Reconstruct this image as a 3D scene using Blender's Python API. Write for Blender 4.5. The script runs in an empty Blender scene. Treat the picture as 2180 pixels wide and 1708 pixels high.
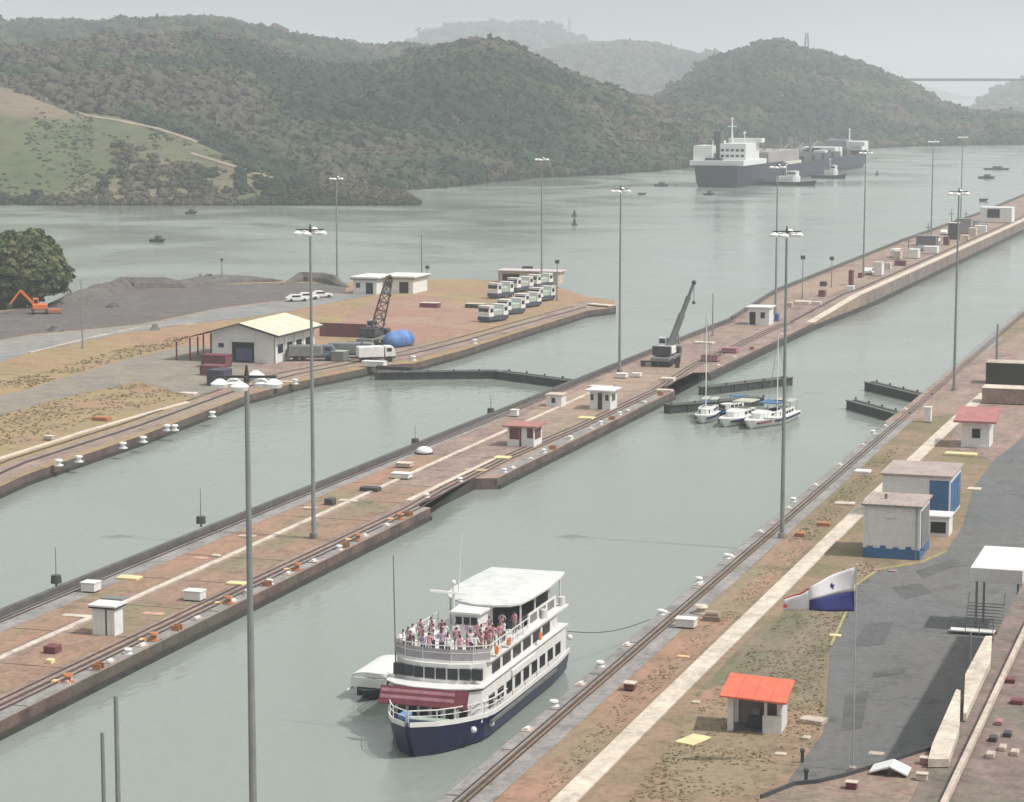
import bpy, bmesh, math, random
import numpy as np
from math import sin, cos, pi, atan, sqrt, radians
from mathutils import Vector, Matrix
random.seed(7); rng = np.random.default_rng(7)
scene = bpy.context.scene
COL = scene.collection

# ------------------------------------------------------------------ camera
HC = 44.0                                  # eye height above the lock wall tops (z = 0)
FP, CX, CY = 5000.0, 1090.0, 854.0         # measuring grid of the photo, 2180 x 1708
PIT = atan(671 / 5000); YAW = atan(1635 / sqrt(5000**2 + 671**2))
cam_d = bpy.data.cameras.new("camera"); cam = bpy.data.objects.new("camera", cam_d); COL.objects.link(cam)
cam.location = (0, 0, HC); cam.rotation_euler = (pi / 2 - PIT, 0, YAW)
cam_d.sensor_width = 36; cam_d.lens = 36 * FP / 2180; cam_d.clip_start = 1; cam_d.clip_end = 30000
scene.camera = cam

# ------------------------------------------------------------------ light
SUN_EL, SUN_AZ = radians(55), radians(110)   # azimuth measured from the view direction, to the right
world = bpy.data.worlds.new("World"); scene.world = world; world.use_nodes = True
nt = world.node_tree; nt.nodes.clear()
wout = nt.nodes.new("ShaderNodeOutputWorld"); wbg = nt.nodes.new("ShaderNodeBackground")
sky = nt.nodes.new("ShaderNodeTexSky"); sky.sky_type = 'NISHITA'; sky.sun_disc = False
sky.sun_elevation = SUN_EL; sky.dust_density = 6; sky.air_density = 1.0; sky.ozone_density = 1.0
hs = nt.nodes.new("ShaderNodeHueSaturation"); hs.inputs["Saturation"].default_value = 0.30
nt.links.new(sky.outputs[0], hs.inputs["Color"]); veil = nt.nodes.new("ShaderNodeMixRGB"); veil.inputs[0].default_value = 0.65; veil.inputs[2].default_value = (4.75, 4.90, 4.78, 1)   # thin white cloud veil over the whole sky
nt.links.new(hs.outputs[0], veil.inputs[1]); nt.links.new(veil.outputs[0], wbg.inputs[0])
wbg.inputs[1].default_value = 0.15; nt.links.new(wbg.outputs[0], wout.inputs[0])
sd = bpy.data.lights.new("sun", 'SUN'); sd.energy = 3.6; sd.angle = radians(1.2); sd.color = (1.0, 0.96, 0.9)
sun = bpy.data.objects.new("sun", sd); COL.objects.link(sun)
# world azimuth of the sun: view direction is yaw left of +Y; clockwise to the right
_a = -YAW + SUN_AZ
sdir = Vector((sin(_a) * cos(SUN_EL), cos(_a) * cos(SUN_EL), sin(SUN_EL)))
sun.rotation_euler = sdir.to_track_quat('Z', 'Y').to_euler()
sky.sun_rotation = _a
scene.view_settings.view_transform = 'Standard'; scene.view_settings.look = 'None'
scene.view_settings.exposure = -0.02; scene.view_settings.gamma = 1.0; scene.view_settings.use_curve_mapping = False
scene.render.engine = 'CYCLES'
scene.cycles.max_bounces = 5; scene.cycles.diffuse_bounces = 2; scene.cycles.glossy_bounces = 3
scene.cycles.volume_bounces = 2; scene.cycles.use_denoising = True
HAZE = 2.4e-4

# ------------------------------------------------------------------ measuring
_f = (-sin(YAW), cos(YAW)); _r = (cos(YAW), sin(YAW))
def ray(x, y):
    a = x - CX; b = CY - y; cp, sp = cos(PIT), sin(PIT)
    return Vector((_f[0]*(cp*FP + sp*b) + _r[0]*a, _f[1]*(cp*FP + sp*b) + _r[1]*a, -sp*FP + cp*b))
def P(x, y, z=0.0):
    """ground point of height z seen at a place of the photo"""
    d = ray(x, y); t = (z - HC) / d.z
    return Vector((d.x*t, d.y*t, z))
def depth(p): return p[0]*_f[0] + p[1]*_f[1]
def top_z(b, ty):
    """height of a point straight above b that shows at row ty"""
    D = depth(b); v = (CY - ty) / FP
    return HC + D * (v*cos(PIT) - sin(PIT)) / (cos(PIT) + v*sin(PIT))
def AZ(x, D, ytop=None):
    """point at forward distance D in column x; z from row"""
    X = (x - CX) / 5045 * D
    p = Vector((_f[0]*D + _r[0]*X, _f[1]*D + _r[1]*X, 0))
    if ytop is not None: p.z = HC + (183 - ytop) / 5045 * D
    return p
def DW(y, z=-1.3):  # forward distance of the water at row y
    return (HC - z) * 5045 / (y - 183)

# ------------------------------------------------------------------ materials
MATS = {}
def lk(nt, a, b): nt.links.new(a, b)
def M(name, c1, c2=None, scale=1.0, rough=0.75, bump=0.0, metal=0.0, c3=None, scale3=None, stretch=(1, 1, 1), lo=.35, hi=.65, obj=False, grime=0.0, spec=0.4, fine=0.0):
    if fine == 0 and not obj and name.split("_")[-1] in ("concrete", "earth", "grass", "gravel", "road", "ground", "yard", "asphalt", "paving", "roofing"): fine = 1.6
    if name in MATS: return MATS[name]
    m = bpy.data.materials.new(name); m.use_nodes = True; t = m.node_tree; bs = t.nodes["Principled BSDF"]
    bs.inputs["Roughness"].default_value = rough; bs.inputs["Metallic"].default_value = metal
    bs.inputs["Specular IOR Level"].default_value = spec
    if c2 is None: c2 = tuple(v*0.82 for v in c1)
    if obj:
        tc = t.nodes.new("ShaderNodeTexCoord"); src = tc.outputs["Object"]
    else:
        g = t.nodes.new("ShaderNodeNewGeometry"); src = g.outputs["Position"]
    mp = t.nodes.new("ShaderNodeMapping"); mp.inputs["Scale"].default_value = stretch; lk(t, src, mp.inputs[0])
    n = t.nodes.new("ShaderNodeTexNoise"); n.inputs["Scale"].default_value = scale; n.inputs["Detail"].default_value = 8; n.inputs["Roughness"].default_value = .62
    lk(t, mp.outputs[0], n.inputs["Vector"])
    r = t.nodes.new("ShaderNodeMapRange"); r.inputs[1].default_value = lo; r.inputs[2].default_value = hi; lk(t, n.outputs["Fac"], r.inputs[0])
    mx = t.nodes.new("ShaderNodeMixRGB"); mx.inputs[1].default_value = (*c1, 1); mx.inputs[2].default_value = (*c2, 1); lk(t, r.outputs[0], mx.inputs[0])
    out = mx.outputs[0]
    if c3 is not None:
        n3 = t.nodes.new("ShaderNodeTexNoise"); n3.inputs["Scale"].default_value = scale3 or scale*.3; n3.inputs["Detail"].default_value = 6
        mp3 = t.nodes.new("ShaderNodeMapping"); mp3.inputs["Location"].default_value = (31, 17, 5); mp3.inputs["Scale"].default_value = stretch; lk(t, src, mp3.inputs[0]); lk(t, mp3.outputs[0], n3.inputs["Vector"])
        r3 = t.nodes.new("ShaderNodeMapRange"); r3.inputs[1].default_value = .47; r3.inputs[2].default_value = .62; lk(t, n3.outputs["Fac"], r3.inputs[0])
        m3 = t.nodes.new("ShaderNodeMixRGB"); m3.inputs[2].default_value = (*c3, 1); lk(t, r3.outputs[0], m3.inputs[0]); lk(t, out, m3.inputs[1]); out = m3.outputs[0]
    if grime > 0:
        n4 = t.nodes.new("ShaderNodeTexNoise"); n4.inputs["Scale"].default_value = scale*4.3; n4.inputs["Detail"].default_value = 5; lk(t, mp.outputs[0], n4.inputs["Vector"])
        r4 = t.nodes.new("ShaderNodeMapRange"); r4.inputs[1].default_value = .5; r4.inputs[2].default_value = .75; r4.inputs[3].default_value = 1.0; r4.inputs[4].default_value = 1 - grime; lk(t, n4.outputs["Fac"], r4.inputs[0])
        m4 = t.nodes.new("ShaderNodeMixRGB"); m4.blend_type = 'MULTIPLY'; m4.inputs[0].default_value = 1; lk(t, out, m4.inputs[1]); lk(t, r4.outputs[0], m4.inputs[2]); out = m4.outputs[0]
    if fine > 0:
        for sc_, am, lo_, hi_ in ((fine, .30, .3, .7), (fine*.16, .34, .52, .70)):
            n5 = t.nodes.new("ShaderNodeTexNoise"); n5.inputs["Scale"].default_value = sc_; n5.inputs["Detail"].default_value = 10; n5.inputs["Roughness"].default_value = .75; lk(t, src, n5.inputs["Vector"])
            r5 = t.nodes.new("ShaderNodeMapRange"); r5.inputs[1].default_value = lo_; r5.inputs[2].default_value = hi_; r5.inputs[3].default_value = 1.0+am*.5; r5.inputs[4].default_value = 1-am; lk(t, n5.outputs["Fac"], r5.inputs[0])
            m5 = t.nodes.new("ShaderNodeMixRGB"); m5.blend_type = 'MULTIPLY'; m5.inputs[0].default_value = 1; lk(t, out, m5.inputs[1]); lk(t, r5.outputs[0], m5.inputs[2]); out = m5.outputs[0]
    lk(t, out, bs.inputs["Base Color"])
    if bump > 0:
        b = t.nodes.new("ShaderNodeBump"); b.inputs["Strength"].default_value = .6; b.inputs["Distance"].default_value = bump; lk(t, n.outputs["Fac"], b.inputs["Height"]); lk(t, b.outputs[0], bs.inputs["Normal"])
    MATS[name] = m; return m

CONC = M("pink_concrete", (.33, .235, .20), (.195, .14, .125), .35, .85, .02, c3=(.28, .215, .165), scale3=.12, stretch=(1, .35, 1), grime=.35)
CONC_L = M("pale_concrete", (.55, .47, .40), (.40, .33, .28), .5, .85, .01, stretch=(1, .4, 1), grime=.25)
CONC_G = M("grey_concrete", (.30, .28, .27), (.20, .19, .185), .5, .85, .02, stretch=(1, .4, 1), grime=.35)
CREAM = M("cream_concrete", (.62, .55, .46), (.48, .41, .35), .8, .8, .01, grime=.2, stretch=(1, .5, 1))
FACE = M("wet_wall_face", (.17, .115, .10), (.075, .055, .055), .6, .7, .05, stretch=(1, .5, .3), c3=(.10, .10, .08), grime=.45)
DARK = M("dark_slot", (.045, .036, .038), (.075, .055, .055), 1.2, .7)
RAIL = M("rail_steel", (.16, .11, .10), (.08, .06, .06), 2, .5, metal=.4)
ASPH = M("asphalt", (.135, .138, .142), (.115, .118, .121), .25, .9, .01, c3=(.135, .133, .130), scale3=.07, grime=.18)
GRASSR = M("dry_grass", (.215, .165, .105), (.28, .19, .135), .28, .95, .05, c3=(.17, .15, .085), scale3=.09, grime=.3)
GRASSG = M("green_grass", (.14, .14, .085), (.225, .175, .13), .25, .95, .05, stretch=(1, .35, 1), grime=.35)
EARTH = M("red_earth", (.34, .20, .14), (.26, .17, .125), .3, .95, .04, c3=(.24, .19, .125), scale3=.11, stretch=(1, .5, 1), grime=.3)
TAN = M("tan_grass", (.32, .225, .12), (.25, .195, .11), .12, .95, .04, c3=(.31, .185, .125), scale3=.05, stretch=(.6, 1, 1), grime=.2)
MUD = M("dark_gravel", (.10, .095, .09), (.15, .14, .13), .3, .95, .1, c3=(.12, .10, .10), grime=.4)
ROADG = M("old_road", (.25, .245, .24), (.19, .19, .185), .1, .9, .01, c3=(.27, .25, .22), grime=.2)
WHITE = M("white_paint", (.76, .76, .75), (.68, .675, .66), 1.5, .45, obj=True, grime=.12)
LAMPW = M("lamp_enamel", (.86, .86, .85), (.82, .82, .81), 1.5, .4, obj=True)
WHITE2 = M("chalky_white", (.76, .76, .75), (.67, .665, .65), 1.1, .7, obj=True, grime=.2)
CRMROOF = M("cream_sheet_roof", (.74, .68, .52), (.64, .57, .43), .6, .6, grime=.15)
BROOF = M("rust_sheet_roof", (.22, .14, .085), (.15, .10, .07), .8, .7, grime=.3)
BEIGE = M("beige_roof", (.44, .36, .33), (.34, .28, .26), .4, .8, grime=.3)
ORROOF = M("orange_red_roof", (.72, .17, .10), (.60, .13, .08), .8, .55, grime=.15)
PKROOF = M("faded_red_roof", (.44, .19, .18), (.36, .15, .145), .8, .6, grime=.2)
BLUE = M("blue_paint", (.05, .16, .34), (.04, .12, .26), 1, .5, grime=.2)
BLUET = M("blue_tarpaulin", (.16, .30, .60), (.06, .13, .32), .5, .6, .08)
NAVY = M("navy_hull", (.014, .018, .075), (.010, .012, .048), .8, .35, grime=.2)
SHIPB = M("slate_blue_hull", (.018, .020, .050), (.012, .014, .038), .05, .5, grime=.2)
GLASS = M("dark_glass", (.02, .022, .03), (.03, .032, .04), 1, .12, spec=.6)
BLACK = M("black_opening", (.015, .015, .018), (.02, .02, .02), 1, .8)
RUBBER = M("rubber", (.02, .02, .02), (.03, .03, .03), 1, .8)
GREY = M("grey_steel", (.24, .25, .25), (.18, .19, .19), .8, .5, metal=.2, grime=.2)
POLE = M("galvanised_pole", (.27, .29, .28), (.22, .235, .23), .6, .55, metal=.2)
DGREY = M("dark_steel", (.07, .075, .075), (.05, .05, .055), .8, .55, grime=.2)
GATE = M("gate_steel", (.055, .065, .06), (.03, .036, .034), .7, .6, .03, grime=.3)
GATETOP = M("gate_walkway", (.15, .155, .145), (.10, .105, .10), .7, .8, grime=.3)
RUST = M("rusty_orange", (.50, .21, .10), (.33, .14, .08), 2, .7, grime=.3)
REDM = M("maroon_paint", (.19, .06, .07), (.13, .045, .055), .8, .6, grime=.2)
MAROON = M("maroon_canvas", (.20, .05, .065), (.14, .035, .05), 1.5, .8)
PINKC = M("faded_pink_canvas", (.40, .20, .23), (.32, .15, .18), 1.5, .8)
YELLOW = M("cream_yellow_paint", (.78, .68, .36), (.62, .53, .30), 1, .6, grime=.15)
ORANGE = M("orange_paint", (.75, .20, .05), (.60, .14, .04), 1, .5, grime=.2)
GREENP = M("pale_green_paint", (.40, .47, .40), (.32, .38, .33), 1, .5)
SKIN = M("skin", (.32, .18, .12), (.28, .15, .10), 5, .6)
HAIR = M("dark_hair", (.03, .022, .02), (.02, .015, .012), 5, .6)
TROU = M("dark_trousers", (.05, .055, .08), (.04, .04, .06), 3, .8)
TROUB = M("khaki_trousers", (.30, .25, .18), (.25, .20, .15), 3, .8)
SH = [M("white_shirt", (.75, .73, .73), (.66, .64, .65), 3, .8), M("pink_shirt", (.62, .33, .40), (.55, .28, .34), 3, .8),
      M("lilac_shirt", (.45, .36, .50), (.38, .30, .42), 3, .8), M("maroon_shirt", (.28, .08, .12), (.22, .06, .10), 3, .8)]
TRUNK = M("bark", (.12, .10, .08), (.08, .065, .05), 1, .9)
FLB = M("flag_blue", (.04, .045, .22), (.035, .04, .18), 1, .75); FLR = M("flag_red", (.60, .05, .06), (.5, .04, .05), 1, .75)
FLW = M("flag_white", (.82, .80, .82), (.78, .76, .78), 1, .75)

def water_mat():
    m = bpy.data.materials.new("canal_water"); m.use_nodes = True; t = m.node_tree; b = t.nodes["Principled BSDF"]
    g = t.nodes.new("ShaderNodeNewGeometry")
    n0 = t.nodes.new("ShaderNodeTexNoise"); n0.inputs["Scale"].default_value = .02; n0.inputs["Detail"].default_value = 5; lk(t, g.outputs["Position"], n0.inputs["Vector"])
    cr = t.nodes.new("ShaderNodeMixRGB"); cr.inputs[1].default_value = (.215, .250, .226, 1); cr.inputs[2].default_value = (.255, .284, .256, 1); lk(t, n0.outputs["Fac"], cr.inputs[0]); lk(t, cr.outputs[0], b.inputs["Base Color"])
    b.inputs["Roughness"].default_value = .16; b.inputs["IOR"].default_value = 1.33
    mp = t.nodes.new("ShaderNodeMapping"); mp.inputs["Scale"].default_value = (1, .55, 1); mp.inputs["Rotation"].default_value = (0, 0, .5); lk(t, g.outputs["Position"], mp.inputs[0])
    n1 = t.nodes.new("ShaderNodeTexNoise"); n1.inputs["Scale"].default_value = .9; n1.inputs["Detail"].default_value = 6; lk(t, mp.outputs[0], n1.inputs["Vector"])
    n2 = t.nodes.new("ShaderNodeTexNoise"); n2.inputs["Scale"].default_value = .11; n2.inputs["Detail"].default_value = 4; n2.inputs["Distortion"].default_value = .8; lk(t, mp.outputs[0], n2.inputs["Vector"])
    ad = t.nodes.new("ShaderNodeMath"); ad.operation = 'MULTIPLY_ADD'; ad.inputs[1].default_value = 2.0; lk(t, n2.outputs["Fac"], ad.inputs[0]); lk(t, n1.outputs["Fac"], ad.inputs[2])
    n3 = t.nodes.new("ShaderNodeTexNoise"); n3.inputs["Scale"].default_value = .012; n3.inputs["Detail"].default_value = 4; n3.inputs["Distortion"].default_value = 1.5; lk(t, g.outputs["Position"], n3.inputs["Vector"])
    rr = t.nodes.new("ShaderNodeMapRange"); rr.inputs[1].default_value = .38; rr.inputs[2].default_value = .62; rr.inputs[3].default_value = .07; rr.inputs[4].default_value = .24; lk(t, n3.outputs["Fac"], rr.inputs[0]); lk(t, rr.outputs[0], b.inputs["Roughness"])
    bp = t.nodes.new("ShaderNodeBump"); bp.inputs["Strength"].default_value = .6; bp.inputs["Distance"].default_value = .12; lk(t, ad.outputs[0], bp.inputs["Height"]); lk(t, bp.outputs[0], b.inputs["Normal"])
    return m
WATER = water_mat()

def foliage_mat(name, ramp, patch=.008):
    """colour by tree (attribute) and by stand (large noise): species differ"""
    m = bpy.data.materials.new(name); m.use_nodes = True; t = m.node_tree; b = t.nodes["Principled BSDF"]
    b.inputs["Roughness"].default_value = .85; b.inputs["Specular IOR Level"].default_value = .15
    g = t.nodes.new("ShaderNodeNewGeometry")
    n = t.nodes.new("ShaderNodeTexNoise"); n.inputs["Scale"].default_value = patch; n.inputs["Detail"].default_value = 4; lk(t, g.outputs["Position"], n.inputs["Vector"])
    at = t.nodes.new("ShaderNodeAttribute"); at.attribute_name = "tone"
    ma = t.nodes.new("ShaderNodeMath"); ma.operation = 'MULTIPLY_ADD'; ma.inputs[1].default_value = .20; lk(t, at.outputs["Fac"], ma.inputs[0])
    mr = t.nodes.new("ShaderNodeMapRange"); mr.inputs[1].default_value = .41; mr.inputs[2].default_value = .60; mr.inputs[4].default_value = .80; lk(t, n.outputs["Fac"], mr.inputs[0])
    lk(t, mr.outputs[0], ma.inputs[2])
    cr = t.nodes.new("ShaderNodeValToRGB"); e = cr.color_ramp.elements
    e[0].position = ramp[0][0]; e[0].color = (*ramp[0][1], 1); e[1].position = ramp[-1][0]; e[1].color = (*ramp[-1][1], 1)
    for p, c in ramp[1:-1]: k = e.new(p); k.color = (*c, 1)
    lk(t, ma.outputs[0], cr.inputs[0]); lk(t, cr.outputs[0], b.inputs["Base Color"])
    return m
FOREST = foliage_mat("forest_leaves", [(.0, (.012, .027, .020)), (.28, (.022, .042, .025)), (.50, (.043, .060, .029)), (.66, (.074, .078, .045)), (.82, (.090, .076, .058)), (1., (.066, .054, .054))])
TREEM = foliage_mat("tree_leaves", [(.0, (.050, .072, .036)), (.35, (.078, .100, .046)), (.7, (.115, .130, .060)), (1., (.14, .14, .075))], .3)
GRT = foliage_mat("dry_tuft", [(.0, (.19, .18, .10)), (.4, (.24, .20, .12)), (.7, (.28, .21, .13)), (1., (.34, .26, .16))], .4)
SCRUB = foliage_mat("scrub_leaves", [(.0, (.020, .032, .020)), (.4, (.036, .050, .026)), (.7, (.075, .070, .042)), (1., (.095, .080, .060))], .02)
HILLG = M("hill_undergrowth", (.045, .050, .028), (.07, .058, .044), .02, .95, 0, c3=(.10, .088, .048), scale3=.006, grime=.3)
HILLGR = M("hill_grass", (.062, .092, .034), (.100, .100, .050), .035, .95, .6, c3=(.18, .140, .095), scale3=.016, stretch=(1, .6, 5), grime=.5)

# ------------------------------------------------------------------ mesh helpers
class MB:
    def __init__(s): s.v = []; s.f = []; s.m = []; s.cur = 0
    def add(s, vs, fs):
        o = len(s.v); s.v += [tuple(v) for v in vs]; s.f += [tuple(i+o for i in f) for f in fs]; s.m += [s.cur]*len(fs); return s
    def box(s, x0, x1, y0, y1, z0, z1, rz=0, piv=None, bev=0):
        vs = [(x, y, z) for z in (z0, z1) for x, y in ((x0, y0), (x1, y0), (x1, y1), (x0, y1))]
        if rz:
            c = piv or ((x0+x1)/2, (y0+y1)/2); vs = [(c[0]+(x-c[0])*cos(rz)-(y-c[1])*sin(rz), c[1]+(x-c[0])*sin(rz)+(y-c[1])*cos(rz), z) for x, y, z in vs]
        return s.add(vs, [(3, 2, 1, 0), (4, 5, 6, 7), (0, 1, 5, 4), (1, 2, 6, 5), (2, 3, 7, 6), (3, 0, 4, 7)])
    def bar(s, a, b, w, h=None):
        """rectangular bar from a to b"""
        h = h or w; a = Vector(a); b = Vector(b); d = (b-a).normalized(); u = d.cross(Vector((0, 0, 1)))
        if u.length < 1e-3: u = Vector((1, 0, 0))
        u.normalize(); n = u.cross(d); u = u*w/2; n = n*h/2
        vs = [p + i for p in (a, b) for i in (-u-n, u-n, u+n, -u+n)]
        return s.add(vs, [(3, 2, 1, 0), (4, 5, 6, 7), (0, 1, 5, 4), (1, 2, 6, 5), (2, 3, 7, 6), (3, 0, 4, 7)])
    def cyl(s, a, b, r0, r1=None, n=10, cap=True):
        r1 = r0 if r1 is None else r1; a = Vector(a); b = Vector(b); d = (b-a).normalized(); u = d.cross(Vector((0, 0, 1)))
        if u.length < 1e-3: u = Vector((1, 0, 0))
        u.normalize(); w = u.cross(d)
        vs = [c + (u*cos(2*pi*i/n) + w*sin(2*pi*i/n))*r for c, r in ((a, r0), (b, r1)) for i in range(n)]
        fs = [(i, (i+1) % n, n+(i+1) % n, n+i) for i in range(n)]
        if cap: fs += [tuple(range(n-1, -1, -1)), tuple(range(n, 2*n))]
        return s.add(vs, fs)
    def prism(s, poly, z0, z1):
        n = len(poly); vs = [(p[0], p[1], z) for z in (z0, z1) for p in poly]
        return s.add(vs, [tuple(range(n-1, -1, -1)), tuple(range(n, 2*n))] + [(i, (i+1) % n, n+(i+1) % n, n+i) for i in range(n)])
    def xprism(s, prof, x0, x1):
        """profile in (y, z) swept along x"""
        n = len(prof); vs = [(x, p[0], p[1]) for x in (x0, x1) for p in prof]
        return s.add(vs, [tuple(range(n)), tuple(range(2*n-1, n-1, -1))] + [(n+i, n+(i+1) % n, (i+1) % n, i) for i in range(n)])
    def loft(s, rings, cap=True):
        n = len(rings[0]); vs = [p for r in rings for p in r]; fs = []
        for k in range(len(rings)-1):
            for i in range(n): a = k*n+i; b = k*n+(i+1) % n; fs.append((a, b, b+n, a+n))
        if cap: fs += [tuple(range(n-1, -1, -1)), tuple(range((len(rings)-1)*n, len(rings)*n))]
        return s.add(vs, fs)
    def ball(s, c, r, n=8, k=5, sz=1.0):
        rings = [[(c[0]+r*sin(pi*j/k)*cos(2*pi*i/n), c[1]+r*sin(pi*j/k)*sin(2*pi*i/n), c[2]-r*sz*cos(pi*j/k)) for i in range(n)] for j in range(k+1)]
        rings[0] = [(c[0]+r*.05*cos(2*pi*i/n), c[1]+r*.05*sin(2*pi*i/n), c[2]-r*sz) for i in range(n)]
        rings[-1] = [(c[0]+r*.05*cos(2*pi*i/n), c[1]+r*.05*sin(2*pi*i/n), c[2]+r*sz) for i in range(n)]
        return s.loft(rings)
    def build(s, name, mat, parent=None, bevel=0, smooth=False):
        me = bpy.data.meshes.new(name); me.from_pydata(s.v, [], s.f)
        for m in (mat if isinstance(mat, (list, tuple)) else [mat]): me.materials.append(m)
        if isinstance(mat, (list, tuple)): me.polygons.foreach_set("material_index", s.m)
        bm = bmesh.new(); bm.from_mesh(me); bmesh.ops.recalc_face_normals(bm, faces=bm.faces)
        if bevel: bmesh.ops.bevel(bm, geom=bm.edges[:], offset=bevel, segments=1, affect='EDGES', clamp_overlap=True)
        bm.to_mesh(me); bm.free()
        if smooth: me.polygons.foreach_set("use_smooth", [True]*len(me.polygons))
        o = bpy.data.objects.new(name, me); COL.objects.link(o)
        if parent: o.parent = parent
        return o
def tag(o, label, cat, group=None, kind=None):
    if label: o["label"] = label
    if cat: o["category"] = cat
    if group: o["group"] = group
    if kind: o["kind"] = kind
    return o
def thing(name, label, cat, loc=(0, 0, 0), rz=0, group=None):
    o = bpy.data.objects.new(name, None); COL.objects.link(o); o.location = loc; o.rotation_euler = (0, 0, rz)
    o.empty_display_size = .5
    return tag(o, label, cat, group)
def copy_tree(o, parent=None):
    c = o.copy(); COL.objects.link(c); c.parent = parent
    for ch in o.children: copy_tree(ch, c)
    return c
def dup(o, loc, rz, label, group=None, scale=None):
    c = copy_tree(o); c.location = loc; c.rotation_euler = (0, 0, rz); c["label"] = label
    if group: c["group"] = group
    if scale: c.scale = scale
    return c
def struct(o): o["kind"] = "structure"; return o
LAYER = [0]
def sheet(name, pts, z, mat, px=True, kind="structure"):
    """flat polygon laid on the ground at height z; pts in photo places or metres"""
    if z > -.5: LAYER[0] += 1; z += LAYER[0]*.0012
    bm = bmesh.new(); vs = [bm.verts.new(P(*p, z) if px else (p[0], p[1], z)) for p in pts]
    f = bm.faces.new(vs); f.normal_update()
    if f.normal.z < 0: f.normal_flip()
    bmesh.ops.triangulate(bm, faces=[f])
    me = bpy.data.meshes.new(name); bm.to_mesh(me); bm.free(); me.materials.append(mat)
    o = bpy.data.objects.new(name, me); COL.objects.link(o); o["kind"] = kind; return o
def strip(name, x0, x1, y0, y1, z, mat): return sheet(name, [(x0, y0), (x1, y0), (x1, y1), (x0, y1)], z, mat, px=False)
def slab(name, poly, z0, z1, mats, px=True):
    """solid ground block with its top at z1; mats = [top, sides]"""
    pts = [P(*p, z1) if px else Vector((p[0], p[1], 0)) for p in poly]
    area = sum(pts[i].x*pts[(i+1) % len(pts)].y - pts[(i+1) % len(pts)].x*pts[i].y for i in range(len(pts)))
    if area < 0: pts.reverse()
    me = bpy.data.meshes.new(name); bm = bmesh.new()
    top = [bm.verts.new((p.x, p.y, z1)) for p in pts]; bot = [bm.verts.new((p.x, p.y, z0)) for p in pts]
    f = bm.faces.new(top); f.material_index = 0
    n = len(pts)
    for i in range(n):
        g = bm.faces.new((bot[i], bot[(i+1) % n], top[(i+1) % n], top[i])); g.material_index = 1
    bmesh.ops.triangulate(bm, faces=[f]); bm.to_mesh(me); bm.free()
    for m in mats: me.materials.append(m)
    o = bpy.data.objects.new(name, me); COL.objects.link(o); o["kind"] = "structure"; return o

# ================================================================== SETTING
WZ = -1.3
strip("canal_water", -9000, 9000, -200, 16000, WZ, WATER)
strip("canal_bed", -9100, 9100, -260, 16100, WZ-9, MUD)

# ---- centre wall -------------------------------------------------
YE = 440.0
cw = [(-100.6, 60), (-83.3, 60), (-83.2, 229), (-85.0, 229.6), (-85.0, 248), (-82.4, 249), (-82.0, 330), (-84.6, 331), (-84.6, 352), (-82.3, 353), (-81.2, 434), (-97.2, 434), (-98.4, 300)]
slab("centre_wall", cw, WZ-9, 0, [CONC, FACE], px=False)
YR = 474.0
def deckz(y): return 2.0*min(1, max(0, (y-434)/(YR-434)))
def PW(x, y):
    p = P(x, y, 0)
    for _ in range(12): p = P(x, y, deckz(p.y))
    return p
ZR = 2.0     # the approach wall stands higher above its water
rw = [(-79.0, YR), (-78.4, 490), (-75.0, 700), (-71.5, 1000), (-70.5, 1080), (-92, 1080), (-92.5, 800), (-96.3, 640), (-97.0, YR)]
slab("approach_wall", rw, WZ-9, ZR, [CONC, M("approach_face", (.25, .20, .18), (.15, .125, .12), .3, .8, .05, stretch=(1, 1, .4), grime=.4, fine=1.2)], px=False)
o = MB().add([(-81.2, 434, 0), (-79.0, YR, ZR), (-97.0, YR, ZR), (-97.2, 434, 0), (-81.2, 434, WZ-9), (-79.0, YR, WZ-9), (-97.0, YR, WZ-9), (-97.2, 434, WZ-9)], [(0, 1, 2, 3), (7, 6, 5, 4), (0, 4, 5, 1), (1, 5, 6, 2), (2, 6, 7, 3), (3, 7, 4, 0)]).build("ramp", CONC); struct(o)
def ribbon(name, pts, w, z, h, mat):
    """long raised band of width w following world points"""
    mb = MB(); rings = []
    P2 = [Vector((p[0], p[1], 0)) for p in pts]
    for i, p in enumerate(P2):
        d = (P2[min(i+1, len(P2)-1)] - P2[max(i-1, 0)]).normalized(); u = Vector((-d.y, d.x, 0))*w/2
        zz = pts[i][2] if len(pts[i]) > 2 else z
        rings.append([(p.x+u.x, p.y+u.y, zz), (p.x-u.x, p.y-u.y, zz), (p.x-u.x, p.y-u.y, zz+h), (p.x+u.x, p.y+u.y, zz+h)])
    mb.loft(rings); return mb.build(name, mat)
def track(pts, w, lab):
    t = thing("towing_track", lab, "rail track", (0, 0, 0))
    for n, off, ww, hh, mm in (("conductor_slot", 0, .34*w, .05, DARK), ("rail", -.75*w, .12*w, .12, RAIL), ("rail", .75*w, .12*w, .12, RAIL)):  # slot is a raised strip; its inner shadow is put into the colour
        o = ribbon(n, [(p[0]+off, *p[1:]) for p in pts], ww, pts[0][2] if len(pts[0]) > 2 else 0, hh, mm); o.parent = t
    return t
z3 = .004
strip("concrete_apron", -85.0, -83.4, 60, 228.8, z3, CONC_G)
strip("near_track_bed", -86.4, -84.95, 60, 432, z3*2, CONC)
strip("apron_beyond_gate", -84.2, -82.6, 252, 329, z3, CONC_G)
strip("far_track_bed", -99.4, -97.0, 60, 300, z3*2, CONC_G)
strip("soil_strip", -96.9, -93.4, 60, 262, z3*2, EARTH)
strip("soil_strip", -91.8, -86.8, 100, 240, z3*2, M("brown_ground", (.32, .20, .145), (.235, .16, .12), .4, .95, .03, c3=(.20, .18, .11), scale3=.15, stretch=(1, .4, 1), grime=.35))
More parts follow.
